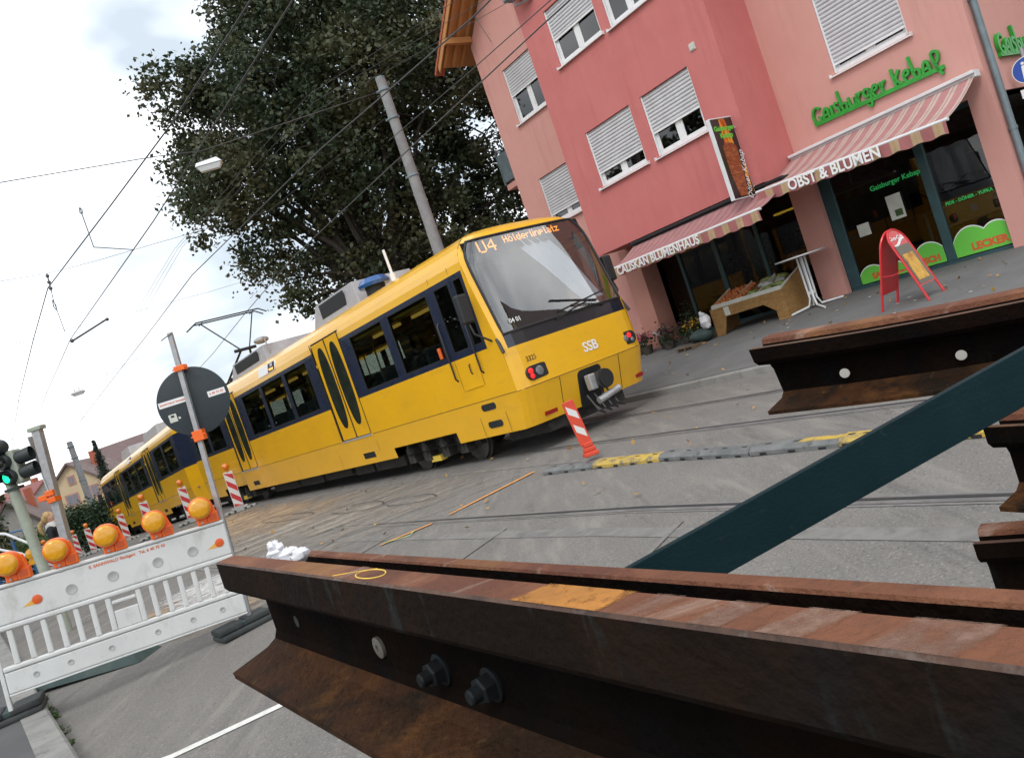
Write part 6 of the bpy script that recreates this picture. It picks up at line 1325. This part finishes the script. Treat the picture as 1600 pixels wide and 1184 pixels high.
# ================================================================== TREES AND PLANTS
def crown_pts(lobes, per, cl, sig, shell=.55):
    out = []
    for (c, r) in lobes:
        k = int(per*r*r)
        for _ in range(k):
            d = rng.normal(size=3); d /= np.linalg.norm(d); rad = r*(shell+(1-shell)*rng.random())**.6*rng.uniform(.75, 1.05)
            p = np.array(c)+d*rad*np.array([1, 1, .9]); s = sig*rng.uniform(.6, 1.3)
            out.append(p+rng.normal(size=(int(cl*rng.uniform(.6, 1.3)), 3))*np.array([s, s, s*.7]))
    return np.concatenate(out)
t = thing('oak_tree', 'huge dark oak with browning leaves rising behind the tram', 'tree')
TX, TY = -2.7, 27.2; tz = sw(TX, TY)
L0 = [(-7.5, 0, 13.4, 1.3), (-7.8, .6, 11.3, 1.1), (-7.6, -.5, 9.2, 1.3), (-6.8, .5, 7.4, 1.2), (-5.8, -.3, 6.2, .95), (-6.6, 1.2, 12.2, 1.8), (-6.3, -1.2, 9.6, 1.9), (-4.2, 1.0, 14.4, 1.9), (-4.2, -1.6, 12.2, 2.2), (-4.7, .5, 7.7, 1.7), (-3.2, 2, 10.0, 2.2), (-2.8, -1.2, 14.6, 2.3), (-1.6, .5, 17.0, 2.3), (-1.0, -1.8, 11.4, 2.2), (-2.2, -1.0, 8.4, 1.9), (.9, 1.0, 14.2, 2.4), (1.0, -1.4, 10.8, 2.1), (.2, .8, 8.2, 1.9), (1.9, 0, 8.9, 1.6), (1.3, .9, 6.5, 1.5), (-.6, -.5, 6.3, 1.5), (-4.0, .6, 5.7, 1.1), (-2.6, -.3, 5.9, 1.3), (2.2, 1.5, 12.3, 1.9), (-4.9, .2, 15.6, 1.2), (-3.6, -.5, 17.2, 1.4), (-1.9, 2.4, 6.0, 1.6), (2.6, 1.2, 7.0, 1.1), (-5.4, 1.6, 11, 1.8), (.0, 2.4, 12, 2.2), (-5.6, .4, 5.4, .75), (-3.6, 0, 17.2, 2.0), (1.0, 1.5, 16.8, 2.0), (-2.6, 1.2, 12.3, 2.1), (-.8, 1.8, 9.2, 2.0), (-3.6, -2.0, 9.8, 1.9), (.6, -.3, 12.6, 2.0), (-1.2, .8, 14.2, 2.1), (-4.4, 2.0, 6.5, 1.3), (.8, 2.2, 6.0, 1.4), (-6.2, .2, 13.2, 1.4), (-7.4, 0, 10.6, 1.5)]
L0 = [((x, TY+y, z), r) for x, y, z, r in L0]
leaves('crown', crown_pts(L0, 18, 62, .27), .175, 'oak_leaf', t, .62)
b = MB(); b.tube([(TX-.1, TY, tz-.2), (TX, TY, tz+1.5), (TX-.15, TY, tz+3.2), (TX-.35, TY, tz+4.6)], [.62, .48, .43, .38], 14); b.build('trunk', 'bark', t)
b = MB(); fk = Vector((TX-.3, TY, tz+4.2))
for (c, r) in L0:
    c = Vector(c); m1 = fk+(c-fk)*.35+Vector((random.uniform(-.4, .4), random.uniform(-.4, .4), .5)); m2 = fk+(c-fk)*.7+Vector((random.uniform(-.4, .4), random.uniform(-.4, .4), .35))
    b.tube([fk+Vector((0, 0, random.uniform(-1.2, .6))), m1, m2, c], [.17, .10, .06, .02], 7)
    for _ in range(7):
        d = Vector((random.gauss(0, 1), random.gauss(0, 1), random.gauss(.2, .8))).normalized()*r*.9; s0 = c+(m2-c)*random.uniform(0, .8); b.tube([s0, s0+d*.5+Vector((0, 0, .1)), s0+d], [.035, .022, .008], 4)
b.build('branches', 'bark', t)
def bush(name, label, lobes, m, size, per, cl, sig, cat='bush', group=None, trunk=None):
    t = thing(name, label, cat, group=group); leaves('foliage', crown_pts(lobes, per, cl, sig, .4), size, m, t)
    b = MB()
    for (c, r) in lobes[:3]: b.tube([(c[0], c[1], sw(c[0], c[1])-.3), (c[0]+.05, c[1], c[2])], [.06, .02], 6)
    b.build('stems', 'bark', t); return t
bush('hedge_bush', 'dark green round bush left of the far tram end', [((-24.5, 42.5, .2), 1.3), ((-23.2, 42, .3), 1.25), ((-22.2, 42, -.2), 1.2), ((-23.6, 41, -.9), 1.3)], 'hedge_leaf', .16, 60, 40, .25)
bush('hedge_bush', 'lower olive green bush behind the blonde woman and the post', [((-26.6, 42, -.2), 1.1), ((-25.6, 40, -.5), 1.0), ((-27.3, 43, -1.0), 1.1), ((-25.4, 40, -1.4), 1.2)], 'weed_leaf', .14, 55, 36, .25)
bush('hedge_bush', 'dark bush behind the far end of the tram', [((-20.6, 41, .1), 1.1), ((-19.2, 42, .6), 1.3), ((-21.2, 40.4, -.9), 1.2)], 'hedge_leaf', .16, 60, 40, .25)
t = thing('spruce', 'small dark spruce standing behind the cream house', 'tree'); SX, SY, SZ = -31.4, 60, sw(-31.4, 60)
pts = []
for k in range(34):
    z = 5.3-k*.155; rr = .06+(5.3-z)*.30
    for j in range(10):
        a = rng.uniform(0, 2*PI); m_ = rng.uniform(.3, 1); n_ = 26
        f = rng.random(n_); pts.append(np.stack([SX+np.cos(a)*rr*f*m_+rng.normal(size=n_)*.05, SY+np.sin(a)*rr*f*m_+rng.normal(size=n_)*.05, z-.35*rr*f*m_+rng.normal(size=n_)*.05], 1))
leaves('crown', np.concatenate(pts), .15, 'spruce_leaf', t, .3); b = MB(); b.tube([(SX, SY, SZ-.3), (SX, SY, 5.2)], [.16, .02], 8); b.build('trunk', 'bark', t)
# weeds along the near kerb (uncountable)
pts = []
for i in range(46):
    s = random.choice([.9, 1.3, .2, -.6, -1.4, 1.7])+random.gauss(0, .18); x, y = xy(s, TL+.012+abs(random.gauss(0, .012))); pts.append(rng.normal(size=(9, 3))*np.array([.02, .02, .010])+np.array([x, y, g(x, y)+.02]))
o = leaves('kerb_weeds', np.concatenate(pts), .028, 'weed_leaf'); o['kind'] = 'stuff'; tag(o, 'small green weeds growing along the near kerb joint', 'weeds')
# fallen leaves (uncountable litter)
M['dry_leaf'] = mat('dry_leaf', (.42, .28, .06), .8, col2=(.3, .13, .05), vs=2)
P = []
for i in range(240):
    if random.random() < .5: u, bb = random.uniform(-6, 9), random.uniform(-3.1, 1); x, y = fxy(u, bb); z = sw(x, y)
    else: x, y = xy(random.uniform(-8, 14), random.uniform(-3.2, 2.8)); z = g(x, y)
    P.append((x, y, z+.03))
o = leaves('fallen_leaves', P, .065, 'dry_leaf', None, .7, 3.0); o['kind'] = 'stuff'; tag(o, 'scattered yellow and brown fallen leaves on road and pavement', 'leaves')
b = MB()
for i in range(18): u, bb = random.uniform(-3, 8.5), random.uniform(-3, .9); x, y = fxy(u, bb); z = sw(x, y); b.box(x-.022, x+.022, y-.012, y+.012, z+.008, z+.014)
o = b.build('litter', 'paper', None, smooth=0); o['kind'] = 'stuff'; tag(o, 'pale scraps of litter on the far pavement', 'litter')

# ================================================================== FAR HOUSES
def gable_house(label, cx, cy, rz_, w, d, z0, ze, zr, wm, rm, wins, group=None):
    t = thing('gable_house', label, 'house', loc=(cx, cy, 0), rz=rz_, group=group)
    b = MB(); b.add([(-w/2, 0, z0), (w/2, 0, z0), (w/2, 0, ze), (0, 0, zr), (-w/2, 0, ze), (-w/2, d, z0), (w/2, d, z0), (w/2, d, ze), (0, d, zr), (-w/2, d, ze)], [(0, 1, 2, 3, 4), (9, 8, 7, 6, 5), (1, 6, 7, 2), (5, 0, 4, 9), (2, 7, 8, 3), (4, 3, 8, 9)]); b.build('wall', wm, t, smooth=0)
    b = MB(); o_ = .35; k = (zr-ze)/(w/2)
    for sg in (-1, 1):
        p = [(0, -o_, zr+.03), (sg*(w/2+o_), -o_, ze-k*o_+.03), (sg*(w/2+o_), -o_, ze-k*o_+.23), (0, -o_, zr+.23)]
        b.prism(p if sg > 0 else p[::-1], (0, 0, 0), (0, d+2*o_, 0))
    b.build('roof', rm, t, smooth=0)
    b = MB(); b.box(w*.15, w*.15+.5, d*.4, d*.4+.5, zr-1.2, zr+.7); b.build('chimney', 'roof_tile', t, smooth=0)
    for x, z, ww, hh in wins:
        b = MB(); b.box(x-ww/2-.12, x+ww/2+.12, -.06, -.003, z-.12, z+hh+.12); f_ = b.build('window', 'win_trim', t, smooth=0); b = MB(); b.box(x-ww/2, x-.03, -.075, -.061, z, z+hh); b.box(x+.03, x+ww/2, -.075, -.061, z, z+hh); b.build('pane', 'far_pane', f_, smooth=0)
    return t
M['win_trim'] = mat('win_trim', (.45, .24, .2), .7); M['far_pane'] = mat('far_pane', (.22, .24, .27), .25); M['cream_wall'] = mat('cream_wall', (.58, .47, .30), .9, var=.08, vs=.6); M['rose_wall'] = mat('rose_wall', (.45, .22, .2), .9, var=.08); M['pale_wall'] = mat('pale_wall', (.5, .47, .43), .9, var=.08)
M['far_roof'] = layered('far_roof', (.15, .115, .11), [((.22, .15, .13), 1.2, .4, .7, .8, (1, 1, 3))], rough=.85, bump=.3, bs=8); M['far_roof_red'] = layered('far_roof_red', (.26, .10, .09), [((.17, .09, .08), 1.2, .4, .7, .8, (1, 1, 3))], rough=.85, bump=.3, bs=8); M['far_roof_violet'] = layered('far_roof_violet', (.13, .09, .09), [((.18, .12, .11), 2, .4, .7, .8, (1, 1, 3))], rough=.85, bump=.3, bs=8)
gable_house('cream gabled house with small square windows beyond the far tram end', -39.5, 70, math.radians(8), 5.2, 8, -4, 2.5, 4.72, 'cream_wall', 'far_roof', [(-.1, 3.05, .4, .6), (-.5, 1.25, .9, .85), (1.5, 1.4, .5, .9), (-1.6, -1.2, .9, .9), (.9, -1.2, .9, .9)])
gable_house('house with a broad violet grey roof behind the spruce', -33.5, 86, math.radians(82), 9, 12, -5, 2.6, 5.9, 'pale_wall', 'far_roof_violet', [(-1.5, -.4, .9, 1.2), (1.5, -.4, .9, 1.2)])
gable_house('rose house at the left picture edge', -43.6, 62, math.radians(50), 7, 9, -5, 2.6, 4.9, 'rose_wall', 'far_roof_red', [(-2, .3, .9, 1.2), (.4, .3, .9, 1.2), (2.4, .3, .9, 1.2), (-2, -2.4, .9, 1.2), (.4, -2.4, .9, 1.2), (2.4, -2.4, .9, 1.2)])
gable_house('pale low house with grey roof between signal mast and post', -37.2, 57, math.radians(20), 3.6, 8, -5, .9, 2.9, 'pale_wall', 'far_roof', [(-.8, -.9, .7, .9), (.8, -.9, .7, .9)])
gable_house('red roofed house behind the signal head', -44.3, 74, math.radians(60), 7, 9, -5, 1.6, 4.2, 'pale_wall', 'far_roof_red', [(-1.5, -.4, .9, 1.2), (1.5, -.4, .9, 1.2)])
gx, gy = fxy(19.5, 1.5)
gable_house('beige house across the side street, mirrored in the tram windscreen', gx, gy, math.radians(-56.28), 11, 10, .3, 6.5, 11.0, 'cream_wall', 'far_roof', [(x, z, 1.1, 1.4) for x in (-3.6, -1.2, 1.2, 3.6) for z in (1.4, 4.2)])
tr0 = thing('unseen_tree', '', 'tree', group='unseen dark trees left of the street mirrored in the tram windows')
leaves('crown', crown_pts([((random.uniform(-1.9, 1.9), random.uniform(-1.9, 1.9), 1.3+k*.62), 1.9) for k in range(14)], 8, 34, .34), .40, 'oak_leaf', tr0)
b = MB(); b.tube([(0, 0, -.5), (.1, 0, 4), (0, 0, 8)], [.25, .18, .05], 8); b.build('trunk', 'bark', tr0)
for i, (x, y) in enumerate(((-16, 13.5), (-19, 17), (-22, 20.5), (-25.5, 24), (-29, 28), (-33, 32.5), (-37, 37.5), (-41, 43), (-46, 49), (-31.5, 42.2), (-37.2, 50), (-43.3, 58), (-50, 67))):  # trees out of view, added to block sky reflected in the tram windows
    o = tr0 if i == 0 else copy_tree(tr0); o.location = (x, y, g(x, y)-.2); o.rotation_euler = (0, 0, i*1.3); o['label'] = 'unseen dark leafy tree left of the street, mirrored in the tram side windows'

# ================================================================== OVERHEAD LINES
def wire(label, pts, r, extra=None, name='overhead_wire'):
    b = MB(); P = [Vector(p) for p in pts]; Q = []
    for a, c in zip(P[:-1], P[1:]): Q += [a, (a+c)/2]
    Q.append(P[-1]); b.tube(Q, r*.7, 5); t = thing(name, label, 'wire', group='overhead wires'); b.build('cable', 'wire', t, smooth=60); return t
def ext(p, a, k): p = Vector(p); a = Vector(a); return tuple(p+(p-a)*k)
L1 = [(-1.34, 8.66, 6.0), (-3.25, 11.0, 6.0), (-5.49, 13.49, 6.0), (-8.73, 17.05, 6.0), (-11.84, 21.5, 6.0), (-18.16, 30.68, 6.0), (-28, 45, 5.6)]
w1 = wire('thick wire from the top edge past the tree to the insulator at left', [ext(L1[0], L1[1], 3)]+L1, .016)
L2 = [(-.9, 8.2, 5.6), (-3.32, 11.49, 5.6), (-4.9, 13.63, 5.6), (-7.4, 16.85, 5.6), (-10.69, 21.08, 5.6), (-16.88, 30.05, 5.6), (-26.36, 44.17, 5.6)]
wire('wire crossing the long rod left of the tree', [ext(L2[0], L2[1], 2)]+L2, .014)
L3 = [(1.22, 9.65, 5.6), (.98, 9.97, 5.6), (.44, 10.55, 5.6), (-.46, 11.54, 5.6), (-1.7, 12.87, 5.6), (-6.25, 18.54, 5.6), (-9.4, 23.29, 5.6), (-15.68, 32.62, 5.6), (-24.67, 46.01, 5.6)]
wire('wire passing above the round sign towards the far masts', [ext(L3[0], L3[1], 2)]+L3, .015)
L4 = [(1.9, 11.0, 5.6), (-4.11, 19.74, 5.5), (-7.55, 25.81, 5.45), (-10.94, 31.72, 5.3), (-16, 39, 4.8), (-22.4, 50.2, 4.2)]
wire('contact wire touched by the pantograph', [(5.2, 6.2, 5.6)]+L4, .016)
wire('left of the three thin high wires before the tree', [(3.4, 11.7, 7.2), (-1.89, 14.8, 7.2), (-7.67, 22.08, 7.2), (-12.67, 29.65, 7.2), (-21.64, 43.64, 7.2)], 0.0068)
wire('middle of the three thin high wires before the tree', [(3.6, 12.3, 7.2), (-1.86, 15.2, 7.2), (-7.54, 22.06, 7.2), (-12.62, 29.85, 7.2), (-21.4, 43.9, 7.2)], 0.0068)
wire('right of the three thin high wires before the tree', [(3.8, 12.9, 7.2), (-1.84, 15.61, 7.2), (-7.41, 22.05, 7.2), (-12.5, 30.05, 7.2), (-21, 44, 7.2)], 0.0068)
wire('lower wire from the tall mast across the pink house wall', [(-.9, 18.0, 6.9), (1.02, 14.0, 6.38), (1.71, 12.4, 6.16), (2.18, 11.0, 5.91), (3.0, 8.5, 5.5)], .013)
wire('short dropper hanging between two wires beside the roof edge', [(1.0, 9.92, 5.6), (1.10, 9.93, 5.23)], .006)
wire('double cross wire carrying the grey street lamp', [(-8.5, 8.6, 5.7), (-5.24, 10.0, 5.57), (-3.6, 10.8, 5.56), (-3.02, 11.0, 5.50), (-.8, 18, 8.0)], 0.0095)
wire('thin cross wire through the insulator', [(-8.9, 12.2, 5.4), (-7.1, 14.0, 5.44), (-6.66, 15.0, 5.65), (-5.84, 16.0, 5.87), (-3.96, 18.0, 6.28), (-.8, 18, 7.4)], 0.0061)
wire('thin cross wire below the insulator', [(-10.5, 15.2, 4.8), (-8.64, 17.0, 5.03), (-8.16, 18.0, 5.16), (-6.42, 20.0, 5.39), (-3, 24, 6)], 0.0054)
wire('cross wire carrying the small far lamp', [(-15, 20.5, 4.6), (-13.08, 23.0, 4.76), (-12.67, 24.0, 4.79), (-12.34, 25.0, 4.93), (-11.77, 27.0, 5.4)], 0.0082)
wire('far cross wire behind the square post top', [(-20, 29, 4.5), (-18.63, 31.0, 4.56), (-18.07, 33.0, 4.58), (-17.6, 35.0, 4.97), (-16, 38, 5.4)], 0.0082)
wire('dark cross wire ending above the far tram roof', [(-25.2, 45, 4.6), (-22.4, 42.0, 3.9), (-19.48, 43.0, 4.25), (-17, 44, 4.9)], 0.0109)
t = thing('line_insulator', 'dark insulator with turnbuckle where the thick wire bends', 'insulator')
b = MB(); b.tube([(-7.1, 14.0, 5.44), (-7.13, 14.0, 5.13)], .012, 6)
for k in range(3): b.ball((-7.105-.01*k, 14.0, 5.40-.11*k), .032, nu=10, nv=8)
b.build('beads', 'insulator', t, smooth=60); b = MB(); b.tube([(-7.13, 14, 5.13), (-7.2, 14.1, 4.99), (-7.3, 14.3, 4.45)], .006, 5); b.tube([(-7.215, 14.1, 5.0), (-7.20, 14.12, 4.9), (-7.235, 14.16, 4.82), (-7.255, 14.14, 4.9)], .009, 5, closed=True); b.build('turnbuckle', 'insulator', t)
t = thing('line_rod', 'straight dark strut crossing the wire left of the tree', 'strut'); b = MB(); b.tube([(-8.61, 17.0, 4.76), (-7.96, 17.5, 5.07)], .022, 8); b.ball((-8.6, 17, 4.77), .045, nu=8, nv=6); b.ball((-7.97, 17.5, 5.06), .04, nu=8, nv=6); b.build('rod', 'insulator', t)
t = thing('wire_dropper', 'looped dropper between the thick wire and the one below', 'wire'); b = MB(); b.tube([(-5.71, 12.95, 5.98), (-5.70, 12.93, 5.3), (-5.9, 14.9, 5.6)], .008, 5); b.tube([(-5.71+.025*math.sin(a), 12.95, 5.92+.05*math.cos(a)) for a in [2*PI*i/10 for i in range(10)]], .007, 5, closed=True); b.build('cable', 'wire', t)
def street_lamp(label, c, k, ax):
    t = thing('hanging_lamp', label, 'street lamp', loc=c, rz=ax)
    b = MB(); b.add([(-.30*k, -.12*k, .02), (.30*k, -.12*k, .02), (.30*k, .12*k, .02), (-.30*k, .12*k, .02), (-.26*k, -.09*k, .13*k), (.20*k, -.09*k, .16*k), (.20*k, .09*k, .16*k), (-.26*k, .09*k, .13*k)], [(3, 2, 1, 0), (4, 5, 6, 7), (0, 1, 5, 4), (1, 2, 6, 5), (2, 3, 7, 6), (3, 0, 4, 7)]); b.build('housing', 'light_metal', t, smooth=0, bevel=.02*k)
    b = MB(); b.add([(-.26*k, -.10*k, .018), (.26*k, -.10*k, .018), (.26*k, .10*k, .018), (-.26*k, .10*k, .018), (-.2*k, -.06*k, -.07*k), (.2*k, -.06*k, -.07*k), (.2*k, .06*k, -.07*k), (-.2*k, .06*k, -.07*k)], [(0, 1, 2, 3), (7, 6, 5, 4), (4, 5, 1, 0), (5, 6, 2, 1), (6, 7, 3, 2), (7, 4, 0, 3)]); b.build('glass_cover', 'white_frame', t, smooth=0)
    b = MB()
    for x in (-.12, .1): b.cyl((x*k, 0, .14*k), (x*k, 0, .24*k), .012, n=6)
    b.build('hanger', 'insulator', t)
street_lamp('grey street lamp hanging on the cross wire before the oak', (-2.98, 11.0, 5.26), .62, math.radians(10)); street_lamp('small far street lamp hanging over the tram track', (-12.5, 24.0, 4.55), .7, 0)
